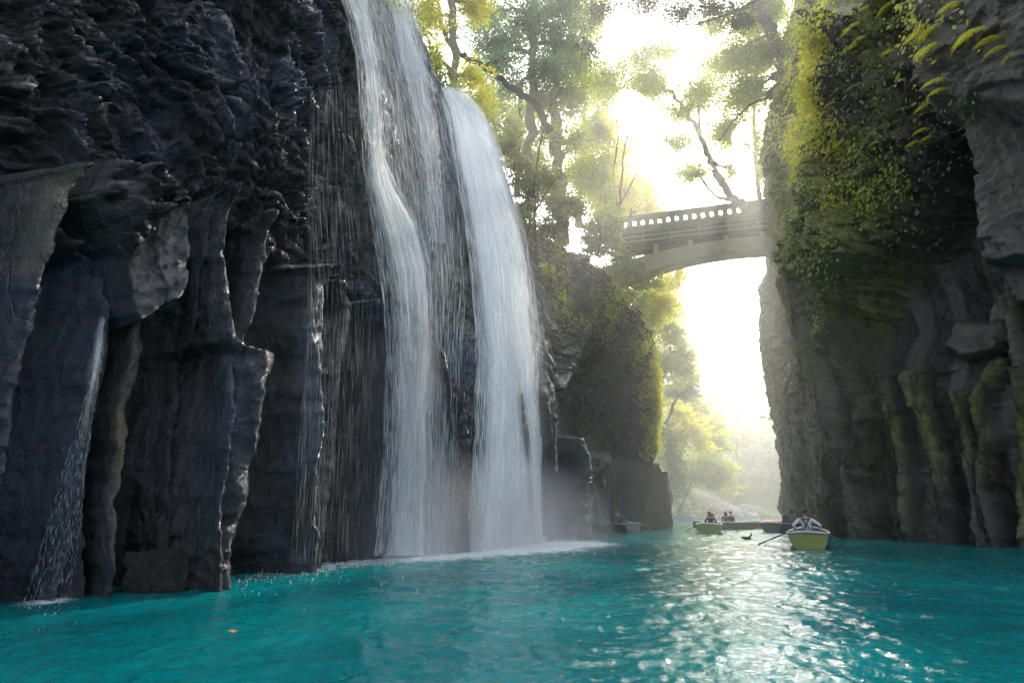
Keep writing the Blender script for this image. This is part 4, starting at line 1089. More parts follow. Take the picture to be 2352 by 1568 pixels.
# shrubs and hanging growth on the rim to the right of the falls
sh = [("leafy bush hanging in front of the brown overhang", (1345, 700, 35, 44, 30), ML_fresh), ("drooping yellow green bush above the tall dark column face", (1430, 775, 41, 36, 34), ML_yellow), ("ferny bush at the right edge of the bright fall", (1262, 620, 26, 24, 34), ML_fresh),
      ("bright bush spilling over the cliff corner below the arching tree", (1500, 700, 48, 44, 50), ML_yellow), ("dense grey green bush on the rim just right of the bright fall", (1180, 345, 26, 40, 46), ML_olive), ("dark rounded bush overhanging the rock below the crooked young tree", (1215, 470, 27, 44, 40), ML_olive),
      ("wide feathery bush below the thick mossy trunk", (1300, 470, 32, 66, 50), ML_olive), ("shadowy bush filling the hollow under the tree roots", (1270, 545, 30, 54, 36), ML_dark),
      ("large olive shrub left of the bridge abutment", (1375, 520, 38, 60, 56), ML_olive), ("yellow green bush hiding the left end of the bridge deck", (1412, 545, 40, 40, 50), ML_fresh), ("upright leafy bush standing before the left end of the parapet", (1395, 480, 40, 44, 44), ML_fresh), ("trailing brownish green shrub below the bridge end", (1400, 620, 40, 62, 50), ML_olive),
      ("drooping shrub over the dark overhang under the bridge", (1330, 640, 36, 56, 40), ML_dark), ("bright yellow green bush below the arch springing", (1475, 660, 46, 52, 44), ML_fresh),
      ("sunlit hanging bush at the corner of the left cliff", (1490, 745, 46, 46, 50), ML_yellow), ("yellow green bush crowning the corner above the columns", (1450, 720, 44, 50, 40), ML_fresh),
      ("fern green bush in the shade beneath the trailing shrub", (1420, 690, 42, 50, 34), ML_olive), ("small bright yellow sprig in front of the bridge deck", (1513, 546, 50, 32, 16), ML_yellow),
      ("leafy green sprig hanging before the arch", (1560, 590, 48, 44, 16), ML_olive), ("low green bush beside the right end of the bridge deck", (1706, 530, 48, 22, 14), ML_fresh)]
for i, (lb, b, mt) in enumerate(sh):
    px, py, Y, rx, ry = b
    r = np.random.default_rng(900 + i)
    bl = [(px + r.normal(0, rx * .45), py + r.normal(0, ry * .4), Y + r.normal(0, .6), rx * r.uniform(.45, .7), ry * r.uniform(.45, .7)) for _ in range(5)]
    tree(lb, [([(px, py + ry * 1.1, Y + .5), (px + 4, py + ry * .3, Y), (px - 4, py - ry * .4, Y)], .07, .03)], bl, mt, 50 + i, .14 + .0018 * Y, cat="bush", name="bush", cover=.9)
# trees of the left bank beyond the cliff
lb = [("arching yellow green tree leaning out below the arch", [([(1440, 850, 52), (1478, 760, 52), (1500, 700, 52), (1525, 640, 52)], .12, .05)], [(1530, 650, 52, 40, 26, .8), (1560, 628, 52, 24, 20, .5), (1490, 690, 52, 44, 40, 1), (1540, 700, 54, 30, 40, .8)], ML_yellow, .2),
      ("leafy tree standing out against the sky right of the cliff corner", [([(1500, 1000, 60), (1520, 880, 60), (1540, 800, 60)], .3, .12)], [(1540, 760, 60, 36, 50), (1560, 820, 60, 34, 40), (1520, 840, 60, 40, 40), (1575, 850, 61, 26, 26)], ML_fresh, .24),
      ("blue green evergreen leaning over the water beyond the corner", [([(1520, 1000, 66), (1550, 920, 66), (1580, 880, 66)], .25, .1)], [(1580, 870, 66, 24, 26), (1555, 900, 66, 36, 24), (1590, 895, 66, 16, 14, .8)], ML_green, .24),
      ("golden layered tree in the middle of the left bank", [([(1520, 1130, 72), (1545, 1040, 72), (1580, 970, 72)], .25, .08)], [(1560, 950, 72, 40, 22, 1.1), (1600, 985, 72, 34, 20, 1), (1550, 1000, 72, 46, 26, 1.1), (1525, 920, 72, 26, 22, 1), (1610, 1020, 72, 30, 16)], ML_yellow, .28),
      ("hazy green tree above the golden layered one", [([(1540, 1100, 84), (1580, 1000, 84), (1600, 930, 84)], .3, .1)], [(1600, 940, 84, 36, 30), (1630, 985, 84, 30, 30), (1580, 920, 84, 30, 26), (1650, 1020, 84, 26, 24)], ML_fresh, .32),
      ("wide pale green tree with low sweeping boughs at the end of the bank", [([(1560, 1180, 88), (1590, 1100, 88), (1630, 1040, 88)], .3, .1)], [(1620, 1060, 88, 52, 26), (1660, 1080, 88, 34, 20), (1590, 1090, 88, 44, 30), (1640, 1110, 88, 44, 18, .8), (1550, 1070, 88, 30, 40)], ML_fresh, .32),
      ("shaded bluish tree just behind the last column", [([(1530, 1190, 70), (1540, 1130, 70), (1548, 1080, 70)], .22, .08)], [(1542, 1060, 70, 22, 44), (1552, 1110, 70, 26, 34), (1530, 1000, 70, 20, 40)], ML_green, .26)]
for i, (lbl, tr, bl, mt, lf) in enumerate(lb):
    tree(lbl, tr, [b_[:3] + (b_[3] * 1.12, b_[4] * 1.15) + ((b_[5] if len(b_) > 5 else 1),) for b_ in bl], mt, 100 + i, lf, group="trees on the left bank beyond the cliff", cover=1.5)
# pale sunlit trees in the haze across the bend
fr = np.random.default_rng(77)
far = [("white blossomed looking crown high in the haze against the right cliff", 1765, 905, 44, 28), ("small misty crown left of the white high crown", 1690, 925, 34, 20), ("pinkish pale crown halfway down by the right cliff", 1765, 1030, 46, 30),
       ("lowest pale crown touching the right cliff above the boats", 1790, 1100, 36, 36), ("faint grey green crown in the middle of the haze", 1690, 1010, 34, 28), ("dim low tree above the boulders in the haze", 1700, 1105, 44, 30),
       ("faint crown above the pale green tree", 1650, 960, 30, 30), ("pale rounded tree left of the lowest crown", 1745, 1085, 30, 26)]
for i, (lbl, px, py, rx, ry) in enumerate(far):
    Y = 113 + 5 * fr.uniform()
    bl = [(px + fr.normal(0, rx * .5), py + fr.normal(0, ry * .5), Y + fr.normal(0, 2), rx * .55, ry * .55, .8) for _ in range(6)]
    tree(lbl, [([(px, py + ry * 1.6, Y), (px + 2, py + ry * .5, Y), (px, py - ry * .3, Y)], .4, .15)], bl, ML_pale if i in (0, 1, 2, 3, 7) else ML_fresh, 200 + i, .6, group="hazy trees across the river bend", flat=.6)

# woodland that clothes the hillside as one mass
def woodland():
    r = np.random.default_rng(5); g = Geo(); n = 2600
    X = r.uniform(-40, 130, n); Y = r.uniform(126, 330, n); Z = hill_height(X, Y); ok = Z > 3
    C = np.stack([X, Y, Z + 2], 1)[ok]; R = r.uniform(2, 4.5, len(C))
    idx = np.repeat(np.arange(len(C)), 34)
    v = r.normal(size=(len(idx), 3)); v /= np.linalg.norm(v, axis=1)[:, None]; v[:, 2] = np.abs(v[:, 2]) * .9
    P = C[idx] + v * (R[idx] * r.uniform(.6, 1.05, len(idx)))[:, None]
    g.leaves(P, 1.1, .7, .5, r.uniform(0, 1, len(C))[idx] * .7 + r.uniform(0, .3, len(idx)), r)
    o = g.build("woodland", ML_fresh, smooth=False); tag(o, "misty woodland covering the far hillside", "woodland", kind="stuff")
woodland()
# undergrowth on the plateau behind the falls and on the left bank
def scatter_on(Q, n, seed, lf, mat, label, sel, name="undergrowth", lift=.5, nper=16):
    r = np.random.default_rng(seed); V = Q.reshape(-1, 3)[sel.ravel()]
    C = V[r.integers(0, len(V), n)]
    idx = np.repeat(np.arange(n), nper)
    P = C[idx] + r.normal(size=(len(idx), 3)) * np.array([.35, .35, .25]) + np.array([0, 0, 1]) * r.uniform(0, lift, len(idx))[:, None]
    g = Geo(); g.leaves(P, lf, .5, .4, r.uniform(0, .7, n)[idx] + r.uniform(0, .3, len(idx)), r, droop=.2)
    o = g.build(name, mat, smooth=False); tag(o, label, "plants", kind="stuff"); return o
selp = np.zeros(LQ2.shape[:2], bool); selp[558:, 560:] = True
scatter_on(LQ2, 2600, 61, .17, ML_olive, "low bushes and fallen branches covering the left cliff top", selp, lift=.9)
hs = (HX < 30) & (HY > 62) & (HY < 112) & (HZ > .3)
scatter_on(np.stack([HX, HY, HZ], -1), 2500, 62, .4, ML_olive, "dry grass and bushes on the left river bank", hs, lift=1.5)
hs = (HX >= 22) & (HX < 50) & (HY > 88) & (HY < 118) & (HZ > .3) & (HZ < 6)
scatter_on(np.stack([HX, HY, HZ], -1), 900, 63, .45, ML_pale, "pale reeds and grass at the bend of the river", hs, name="grass", lift=1.2)

# leaves hanging down the rock faces
def face_leaves(Q, wall, mask, n, seed, lf, mat, label, nper=14, sd=.22, droop=1.2, name="hanging_leaves"):
    r = np.random.default_rng(seed)
    h, w = Q.shape[:2]; dx = np.linalg.norm(np.diff(Q[:, :, :2], axis=1), axis=-1).mean(0); ww = np.append(dx, dx[-1])[None] * np.ones((h, 1))
    m = np.clip(mask, 0, 1)[:h] * ww; m = m.ravel() / m.sum()
    k = r.choice(h * w, n, p=m); C = Q.reshape(-1, 3)[k]; N = np.column_stack([wall.N[k % w], np.zeros(n)])
    idx = np.repeat(np.arange(n), nper)
    P = C[idx] + N[idx] * r.uniform(.02, .22, len(idx))[:, None] + r.normal(size=(len(idx), 3)) * np.array([sd, sd, sd * 1.5])
    d = N[idx] * .7 + np.array([0, 0, -droop])
    g = Geo(); g.leaves(P, lf, .5, 0, r.uniform(0, .75, n)[idx] + r.uniform(0, .25, len(idx)), r, dirs=d)
    o = g.build(name, mat, smooth=False); tag(o, label, "leaves", kind="stuff"); return o
lpx, lpy, _ = proj(LQ)
mk = inside(lpx, lpy, [(1180, 480), (1290, 560), (1440, 680), (1500, 790), (1515, 850), (1510, 1040), (1480, 1050), (1460, 900), (1440, 830), (1380, 770), (1320, 740), (1290, 760), (1240, 620)], 14) * sstep(-.25, .15, fbm(LQ[..., 0] * .8, LQ[..., 1] * .8, LQ[..., 2] * .5, 3, 401))
face_leaves(LQ, LW, mk, 750, 71, .17, ML_fresh, "green leaves and ferns trailing over the rim of the left cliff")
mk = inside(lpx, lpy, [(1455, 790), (1530, 790), (1520, 900), (1508, 1030), (1475, 1040), (1480, 930), (1465, 880)], 8) * sstep(-.1, .15, fbm(LQ[..., 0] * 1.2, LQ[..., 1] * 1.2, LQ[..., 2] * .35, 3, 402))
face_leaves(LQ, LW, mk, 520, 72, .22, ML_yellow, "glowing yellow vine draped down the corner of the left cliff")
rpx, rpy, _ = proj(RQ)
rn = fbm(RQ[..., 0] * .5, RQ[..., 1] * .5, RQ[..., 2] * .30, 4, 403)
mk = inside(rpx, rpy, [(1780, -80), (2260, -80), (2290, 200), (2330, 420), (2200, 480), (2120, 560), (2040, 620), (1950, 500), (1880, 640), (1850, 480), (1800, 330), (1740, 420), (1750, 300)], 24)
face_leaves(RQ, RW, mk * sstep(.05, .3, rn) * sstep(2320, 1950, rpx), 1300, 73, .24, ML_fresh, "yellow green creepers streaming down the right cliff", sd=.3)
face_leaves(RQ, RW, mk * sstep(-.2, .2, -rn) * sstep(2400, 1900, rpx), 800, 74, .18, ML_olive, "dull green leaves scattered over the shaded right cliff", sd=.3)
mk = (inside(rpx, rpy, [(1830, -40), (1905, -40), (1900, 300), (1850, 420), (1820, 330)], 12) + inside(rpx, rpy, [(1880, 250), (1960, 180), (1980, 330), (1900, 560), (1870, 480)], 14)) * sstep(-.15, .2, rn)
face_leaves(RQ, RW, mk, 1700, 75, .25, ML_yellow, "sunlit yellow creepers in strips on the upper right cliff", sd=.22)  # sunlight on these strips is put into the bright yellow leaf colour
mk = inside(rpx, rpy, [(1845, 480), (1880, 640), (1905, 800), (1890, 800), (1850, 600), (1780, 620), (1740, 440), (1770, 400)], 8) * sstep(-.1, .2, rn)
face_leaves(RQ, RW, mk, 300, 76, .2, ML_olive, "thin line of creepers running down the edge of the right cliff", sd=.15)

# ferns: arching fronds in a tuft, copied over the right cliff
def fern_mesh(seed, nf=9, L=.75):
    r = np.random.default_rng(seed); g = Geo()
    for k in range(nf):
        a = (k / nf - .5) * PI * 1.05 + r.normal(0, .15); l = L * r.uniform(.6, 1.15)
        t = np.linspace(0, 1, 14)
        out = np.array([math.sin(a), -abs(math.cos(a)) * .8 - .25, 0]); out /= np.linalg.norm(out)
        P = out[None] * (t * l * .85)[:, None]; P[:, 2] = l * (.38 * t - .95 * t ** 2)
        g.tube(P, np.linspace(.008, .002, 14), 4, .2)
        side = np.cross(out, [0, 0, 1])
        for i in range(1, 14):
            pl = l * .27 * math.sin(PI * min(1, t[i] * .9 + .12)) + .015
            for sg in (-1, 1):
                d = side * sg + out * .45 + np.array([0, 0, -.35]); d /= np.linalg.norm(d)
                w = (P[min(i, 12) + 1] - P[min(i, 12)]); w = w / (np.linalg.norm(w) + 1e-9) * .015
                b0 = P[i]
                V = np.array([b0, b0 + d * pl * .4 + w, b0 + d * pl, b0 + d * pl * .4 - w]); g.add(V, np.array([[0, 1, 2, 3]]), np.full(4, r.uniform(.2, .9)))
    return g
fern_src = []
for k in range(3):
    g = fern_mesh(500 + k); root = empty("fern", (0, 0, 0)); g.build("fronds", ML_yellow if k != 1 else ML_fresh, root, smooth=False); fern_src.append(root)
ferns = [(2240, 75, 1.7, 0, "big yellow fern high near the right border"), (2275, 95, 1.2, 0, "small yellow fern right of the big one near the right border"), (2150, 60, 1.2, 0, None), (2100, 85, 1.2, 2, None), (2140, 110, 1.1, 0, None), (2145, 190, 1.3, 2, None), (2130, 240, 1.2, 0, None),
         (1975, 95, 1.5, 0, None), (1950, 70, 1.1, 2, None), (2050, 10, 1.3, 0, None), (2030, 30, 1.2, 1, None), (2180, 20, 1.3, 2, None), (1960, 200, 1.1, 1, None), (2120, 300, 1.1, 0, None), (2100, 330, 1.0, 2, None),
         (1905, 240, 1.1, 0, None), (1880, 290, 1.2, 2, None), (1850, 380, 1.0, 1, None), (2010, 330, .9, 1, None), (2225, 220, 1.0, 1, None), (1840, 80, 1.1, 1, None), (1930, 330, .9, 2, None), (1900, 360, .9, 0, None), (1870, 430, .9, 1, None), (2070, 250, 1.0, 1, None), (2045, 120, 1.0, 0, None), (2320, 130, .8, 1, None), (1990, 20, 1.1, 0, None)] + [(x_ + dx_, y_ + dy_, sc_ * .9, k_, None) for (x_, y_, sc_, k_, l_), (dx_, dy_) in zip([(2240, 75, 1.7, 2, 0), (2275, 95, 1.2, 0, 0), (2150, 60, 1.2, 0, 0), (2100, 85, 1.2, 2, 0), (2140, 110, 1.1, 0, 0), (2145, 190, 1.3, 0, 0), (2130, 240, 1.2, 2, 0), (1975, 95, 1.5, 0, 0), (1950, 70, 1.1, 0, 0), (2050, 10, 1.3, 2, 0), (2120, 300, 1.1, 2, 0), (1905, 240, 1.1, 0, 0)], [(-18, 14), (12, 22), (-16, 12), (14, -14), (-18, 10), (12, 20), (-14, 12), (-20, 16), (16, -12), (-18, 12), (10, 18), (-12, 20)])]
fern_words = ["bright yellow", "fresh green", "pale yellow"]
for i, (px, py, sc, k, lbl) in enumerate(ferns):
    src = fern_src[k]
    r = random.Random(i)
    if i in (0, 5, 10) and False: pass
    root = src.copy(); COL.objects.link(root)
    for ch in src.children:
        c = ch.copy(); COL.objects.link(c); c.parent = root
    Y = float(dRf(px, py)); P = at(px, py, Y - .1)
    j = np.argmin((RW.px[200] - px) ** 2)
    root.location = P; root.scale = (sc * .55,) * 3; root.rotation_euler = (r.uniform(-.15, .15), r.uniform(-.2, .2), -1.0 + r.uniform(-.5, .5))
    tag(root, lbl or "%s fern tuft hanging among the creepers on the right cliff" % fern_words[k], "fern", "ferns hanging on the right cliff")
for s_ in fern_src:
    for ch in list(s_.children): bpy.data.objects.remove(ch)
    bpy.data.objects.remove(s_)
# ------------------------------------------------------------------ bridge
M_conc = mat_simple("bridge_concrete", (.42, .36, .25), .85, .35, 1.2, .3)
M_conc_dk = mat_simple("bridge_parapet", (.20, .20, .17), .85, .3, 1.2, .3)
M_steel = mat_simple("bridge_girder", (.07, .09, .10), .6, .3, 2, .1)
M_pipe = mat_simple("bridge_pipe", (.35, .38, .38), .5, .2, 2, 0)
ZD = 27.0
Rr, Ll = atz(1712, 505, ZD), atz(1440, 538, ZD)          # deck soffit line, seen at these two places
axis = (Rr - Ll); axis[2] = 0; Lb = np.linalg.norm(axis); axis /= Lb
nrm = np.array([-axis[1], axis[0], 0.0])
if nrm[1] < 0: nrm = -nrm                                   # points away from the camera
def bxyz(s, w, z): return Ll + axis * s + nrm * w + np.array([0, 0, z])
bridge = empty("bridge", bxyz(Lb / 2, 2.5, 0)); tag(bridge, "concrete arch bridge with a pierced parapet spanning the gorge among the trees", "bridge")
BL = bridge.location.copy()
def badd(bm, s0, s1, w0, w1, z0, z1, bev=0):
    P = [bxyz(s, w, z) - np.array(BL) for z in (z0, z1) for s, w in ((s0, w0), (s1, w0), (s1, w1), (s0, w1))]
    v = [bm.verts.new(p) for p in P]
    for f in ((0, 3, 2, 1), (4, 5, 6, 7), (0, 1, 5, 4), (1, 2, 6, 5), (2, 3, 7, 6), (3, 0, 4, 7)): bm.faces.new([v[k] for k in f])
S0, S1 = -1.2, Lb + 6.0
m1 = 1.0
bm = bmesh.new(); badd(bm, S0, S1, 0, 3.4, 0, .62); badd(bm, S0, S1, -.18, -.002, .42, .60); bm_obj("deck", bm, M_conc_dk, bridge, False)
# parapet: solid band with arched openings
pitch = Lb / (270 / 20.0)
def parapet(w0, w1, sideface=True):
    bm = bmesh.new(); zb, zt = .622, 1.85; ow, oh, ob = pitch * .44, .62, .24
    n = int((S1 - S0) / pitch)
    badd(bm, S0, S1, w0 - .06, w1 + .06, zt, zt + .14)
    for k in range(n):
        s = S0 + k * pitch; a0, a1 = s + (pitch - ow) / 2, s + (pitch + ow) / 2
        pts = [(a0, zb + ob), (a1, zb + ob)]; r = ow / 2; zc = zb + ob + oh - r
        arc = [(s + pitch / 2 + r * math.cos(t), zc + r * math.sin(t)) for t in np.linspace(0, PI, 9)]
        hole = pts[:1] + pts[1:] + arc           # from bottom right up over to left
        outer_for = []
        # strips: below, left, right, and fans over the arch
        def quad(p):
            A = [bxyz(x, w0, z) - np.array(BL) for x, z in p]; B = [bxyz(x, w1, z) - np.array(BL) for x, z in p]
            va = [bm.verts.new(q) for q in A]; vb = [bm.verts.new(q) for q in B]
            bm.faces.new(va); bm.faces.new(vb[::-1])
            nn = len(p)
            return
        quad([(s, zb), (s + pitch, zb), (s + pitch, zb + ob), (s, zb + ob)])
        quad([(s, zb + ob), (a0, zb + ob), (a0, zc), (s, zc)]); quad([(a1, zb + ob), (s + pitch, zb + ob), (s + pitch, zc), (a1, zc)])
        top = [(s + pitch - (s + pitch - s) * i / 8, zt) for i in range(9)]
        for i in range(8): quad([arc[i], (top[i][0], zt if 0 < i else zt), (top[i + 1][0], zt), arc[i + 1]])
        quad([(s, zc), arc[8], (s, zt)]); quad([arc[0], (s + pitch, zc), (s + pitch, zt)])
        # reveals of the opening
        loop = [(a0, zb + ob), (a1, zb + ob)] + arc
        for i in range(len(loop)):
            p, q = loop[i], loop[(i + 1) % len(loop)]
            vs = [bm.verts.new(bxyz(p[0], w0, p[1]) - np.array(BL)), bm.verts.new(bxyz(q[0], w0, q[1]) - np.array(BL)), bm.verts.new(bxyz(q[0], w1, q[1]) - np.array(BL)), bm.verts.new(bxyz(p[0], w1, p[1]) - np.array(BL))]
            bm.faces.new(vs)
    bmesh.ops.remove_doubles(bm, verts=bm.verts, dist=.001)
    bm_obj("parapet", bm, M_conc_dk, bridge, False)
parapet(.05, .30); parapet(3.1, 3.35)
bm = bmesh.new()
for w in (.3, 1.5, 2.8): badd(bm, S0, S1, w, w + .25, -.95, -.003)
bm_obj("girder", bm, M_steel, bridge, False)
g = Geo()
for z, w in ((-.35, .05), (-.85, .05)):
    g.tube([bxyz(s, w, z) - np.array(BL) for s in np.linspace(S0, S1, 12)], .05, 6)
for s in np.arange(1.5, S1, 2.6): g.tube([bxyz(s, .05, -1.0) - np.array(BL), bxyz(s, .05, .05) - np.array(BL)], .035, 5)
g.build("pipe", M_pipe, bridge)
# the arch rib below
def arch():
    bm = bmesh.new(); n = 40
    sc = Lb * .93; zc = -1.75; k = .0165
    secs = []
    for s in np.linspace(S0 - 8, S1 + 6, n):
        zi = zc - 1.0 - k * (s - sc) ** 2 ; ze = zc + .35 - k * .62 * (s - sc) ** 2
        secs.append([bm.verts.new(bxyz(s, w, z) - np.array(BL)) for w, z in ((.7, zi), (2.5, zi), (2.5, ze), (.7, ze))])
    for a, b in zip(secs[:-1], secs[1:]):
        for i in range(4): bm.faces.new([a[i], a[(i + 1) % 4], b[(i + 1) % 4], b[i]])
    bm.faces.new(secs[0]); bm.faces.new(secs[-1][::-1])
    bm_obj("arch", bm, M_conc, bridge, False)
    for s in np.arange(S0 + .5, S1, 3.2):
        ze = zc + .35 - k * .62 * (s - sc) ** 2
        if ze < -1.1:
            bm = bmesh.new(); badd(bm, s, s + .4, .8, 2.4, ze - .1, -.96); bm_obj("spandrel_wall", bm, M_conc, bridge, False)
arch()
print("BRIDGE", Ll, Rr, Lb, pitch)
# ------------------------------------------------------------------ rowing boats
M_seat = mat_simple("boat_bench", (.35, .30, .22), .6, .3, 8, .1)
M_oar = mat_simple("oar_wood", (.42, .36, .28), .55, .3, 8, .1)
M_oar_dk = mat_simple("oar_dark_wood", (.10, .085, .07), .6, .3, 8, .1)
M_rim = mat_simple("gunwale_grey", (.52, .53, .54), .5, .25, 6, .1)
M_metal = mat_simple("rowlock_metal", (.3, .3, .3), .35, .1, 8, 0, 1.0)
def hull_mat(name, c): return mat_simple(name, c, .42, .38, 3.5, .12)
M_olive = hull_mat("hull_olive", (.36, .36, .10)); M_navy = hull_mat("hull_navy", (.045, .075, .14)); M_slate = hull_mat("hull_slate", (.07, .075, .09))
M_grey = hull_mat("hull_grey", (.36, .36, .34)); M_cyan = hull_mat("hull_cyan", (.02, .30, .62)); M_inside = mat_simple("boat_inside", (.28, .29, .27), .7, .3, 5, .1)

def boat(label, pos, heading, L=3.6, W=1.3, hull=None, stern=None, h=.43, group="rowing boats out on the pool", inside=None):
    """heading: direction of the bow, radians clockwise from straight ahead; pos: stern at the waterline"""
    root = empty("rowing_boat", (pos[0], pos[1], 0), -heading)
    tag(root, label, "rowing boat", group)
    hull = hull or M_olive
    n, k = 18, 9
    ts = np.linspace(0, 1, n)
    hw = W / 2 * np.array([.90 + .10 * math.sin(min(1, t / .4) * PI / 2) if t < .4 else max(.03, math.cos((t - .4) / .6 * PI / 2) ** .72) for t in ts])
    gh = h + .02 + .16 * ts ** 2.2 + .03 * (1 - ts) ** 3
    kd = -.13 + .30 * np.clip((ts - .72) / .28, 0, 1) ** 2
    th = np.linspace(0, PI / 2, k)
    def section(i, inset=0.0):
        out = []
        for a in th:
            x = (hw[i] - inset) * math.sin(a) ** .75; z = kd[i] + inset + (gh[i] - kd[i] - inset) * (1 - math.cos(a)) ** .9
            out.append((x, z))
        return out
    bm = bmesh.new()
    def loft(inset, yshift=0):
        rows = []
        for i in range(n):
            s = section(i, inset); y = ts[i] * L * (1 - inset / L) + (inset if i == 0 else 0)
            pts = [(-x, y, z) for x, z in s[::-1]] + [(x, y, z) for x, z in s[1:]]
            rows.append([bm.verts.new(p) for p in pts])
        for a, b in zip(rows[:-1], rows[1:]):
            for j in range(len(a) - 1): bm.faces.new([a[j], a[j + 1], b[j + 1], b[j]])
        return rows
    outer = loft(0)
    bm_obj("hull", bm, hull, root)
    bm = bmesh.new(); inner = loft(.035); bm_obj("lining", bm, inside or M_inside, root)
    # transom board
    bm = bmesh.new()
    s0 = section(0); pts = [(-x, z) for x, z in s0[::-1]] + [(x, z) for x, z in s0[1:]]
    f = [bm.verts.new((x, -.012, z)) for x, z in pts]; b2 = [bm.verts.new((x, .05, z)) for x, z in pts]
    bm.faces.new(f); bm.faces.new(b2[::-1])
    for j in range(len(f) - 1): bm.faces.new([f[j], b2[j], b2[j + 1], f[j + 1]])
    bm.faces.new([f[-1], b2[-1], b2[0], f[0]])
    tr = bm_obj("transom", bm, stern or hull, root, False)
    # rounded gunwale
    g = Geo(); rim = [(-hw[i], ts[i] * L, gh[i]) for i in range(n)] + [(hw[i], ts[i] * L, gh[i]) for i in range(n)][::-1]
    g.tube(rim, .035, 8)
    s_ = np.linspace(-1, 1, 9); g.tube([(x * hw[0], -.03 * (1 - x * x), gh[0] + .045 * (1 - x * x)) for x in s_], .042, 8)
    g.build("gunwale", M_rim, root)
    for y in (.22, .5, .76):
        i = int(y * (n - 1)); w = hw[i] * .93
        bm = bmesh.new(); bmesh.ops.create_cube(bm, size=1, matrix=Matrix.Translation((0, y * L, .27)) @ Matrix.Diagonal((w * 2, .24, .035, 1)))
        bmesh.ops.bevel(bm, geom=bm.edges[:], offset=.008, segments=2, affect='EDGES'); bm_obj("bench", bm, M_seat, root, False)
    for sx in (-1, 1):
        i = int(.42 * (n - 1)); g = Geo()
        c = np.array([sx * hw[i], ts[i] * L, gh[i] + .06])
        g.tube([c + np.array([0, .045 * math.cos(a), .05 * math.sin(a) + .03]) for a in np.linspace(PI * .9, PI * 2.1, 9)], .009, 6)
        g.tube([c - np.array([0, 0, .06]), c - np.array([0, 0, .01])], .012, 6)
        g.build("rowlock", M_metal, root)
    return root
def in_boat(b, x, y, z): return np.array(Matrix.Translation(b.location) @ b.rotation_euler.to_matrix().to_4x4() @ Vector((x, y, z)))

def oar(label, grip, blade, mat=None, group="oars of the rowing boats", bw=.085):
    grip = np.array(grip, float); blade = np.array(blade, float)
    d = blade - grip; L = np.linalg.norm(d); d /= L
    root = empty("oar", grip); root["label"] = label; root["category"] = "oar"; root["group"] = group
    mat = mat or M_oar
    g = Geo(); P = [d * t * L for t in np.linspace(0, .80, 12)]
    g.tube(P, [.016, .019, .019, .019] + [.023] * 5 + [.021, .02, .018], 8); g.build("shaft", mat, root)
    side = np.cross(d, [0, 0, 1.0]); side /= np.linalg.norm(side); up = np.cross(side, d)
    bm = bmesh.new(); rows = []
    for t, w in zip(np.linspace(.79, 1.0, 9), [.02, .04, .065, .08, .085, .087, .087, .08, .06]):
        w = w * bw / .085; c = d * t * L
        rows.append([bm.verts.new(c + side * x + up * z) for x, z in ((-w, 0), (-w * .5, .012), (w * .5, .012), (w, 0), (w * .5, -.012), (-w * .5, -.012))])
    for a, b in zip(rows[:-1], rows[1:]):
        for j in range(6): bm.faces.new([a[j], a[(j + 1) % 6], b[(j + 1) % 6], b[j]])
    bm.faces.new(rows[0][::-1]); bm.faces.new(rows[-1]); bm_obj("blade", bm, mat, root)
    return root

# ------------------------------------------------------------------ people
def skin_bake(V, E, R, sub=1, root=0):
    me = bpy.data.meshes.new("tmp_skin"); me.from_pydata([tuple(v) for v in V], E, [])
    o = bpy.data.objects.new("tmp_skin", me); COL.objects.link(o)
    bm = bmesh.new(); bm.from_mesh(me); lay = bm.verts.layers.skin.verify(); bm.verts.ensure_lookup_table()
    for i, r in enumerate(R):
        bm.verts[i][lay].radius = r if hasattr(r, "__len__") else (r, r); bm.verts[i][lay].use_root = (i == root)
    bm.to_mesh(me); bm.free()
    m = o.modifiers.new("skin", 'SKIN'); m.use_smooth_shade = True; m.branch_smoothing = .4
    s = o.modifiers.new("sub", 'SUBSURF'); s.levels = sub; s.render_levels = sub
    dg = bpy.context.evaluated_depsgraph_get(); dg.update()
    out = bpy.data.meshes.new_from_object(o.evaluated_get(dg))
    bpy.data.objects.remove(o); bpy.data.meshes.remove(me)
    return out

def ell(bm, c, r, rot=None, seg=16):
    M = Matrix.Translation(tuple(c)) @ (rot or Matrix.Identity(4)) @ Matrix.Diagonal((*r, 1))
    return bmesh.ops.create_uvsphere(bm, u_segments=seg, v_segments=max(8, seg * 2 // 3), radius=1.0, matrix=M)['verts']

def tube_bm(bm, pts, rad, sides=7):
    g = Geo(); g.tube(pts, rad, sides); V = np.vstack(g.V); Fc = np.vstack(g.F)
    vs = [bm.verts.new(v) for v in V]
    for f in Fc:
        if len(set(f)) == 4:
            try: bm.faces.new([vs[i] for i in f])
            except ValueError: pass

_pm = {}
def cloth(col):
    if col not in _pm: _pm[col] = mat_simple("cloth", col, .9, .3, 14, .4)
    return _pm[col]
M_skin = mat_simple("skin", (.48, .30, .21), .55, .1, 10, .05)
_hm = {}
def hairm(col):
    if col not in _hm: _hm[col] = mat_simple("hair", col, .5, .35, 30, .5)
    return _hm[col]

def ik(S, T, l1, l2, bend):
    d = T - S; L = min(np.linalg.norm(d), (l1 + l2) * .995); u = d / (np.linalg.norm(d) + 1e-9)
    a = (l1 * l1 - l2 * l2 + L * L) / (2 * L); h = math.sqrt(max(0, l1 * l1 - a * a))
    b = bend - u * np.dot(bend, u); b /= np.linalg.norm(b) + 1e-9
    return S + u * a + b * h, S + u * L

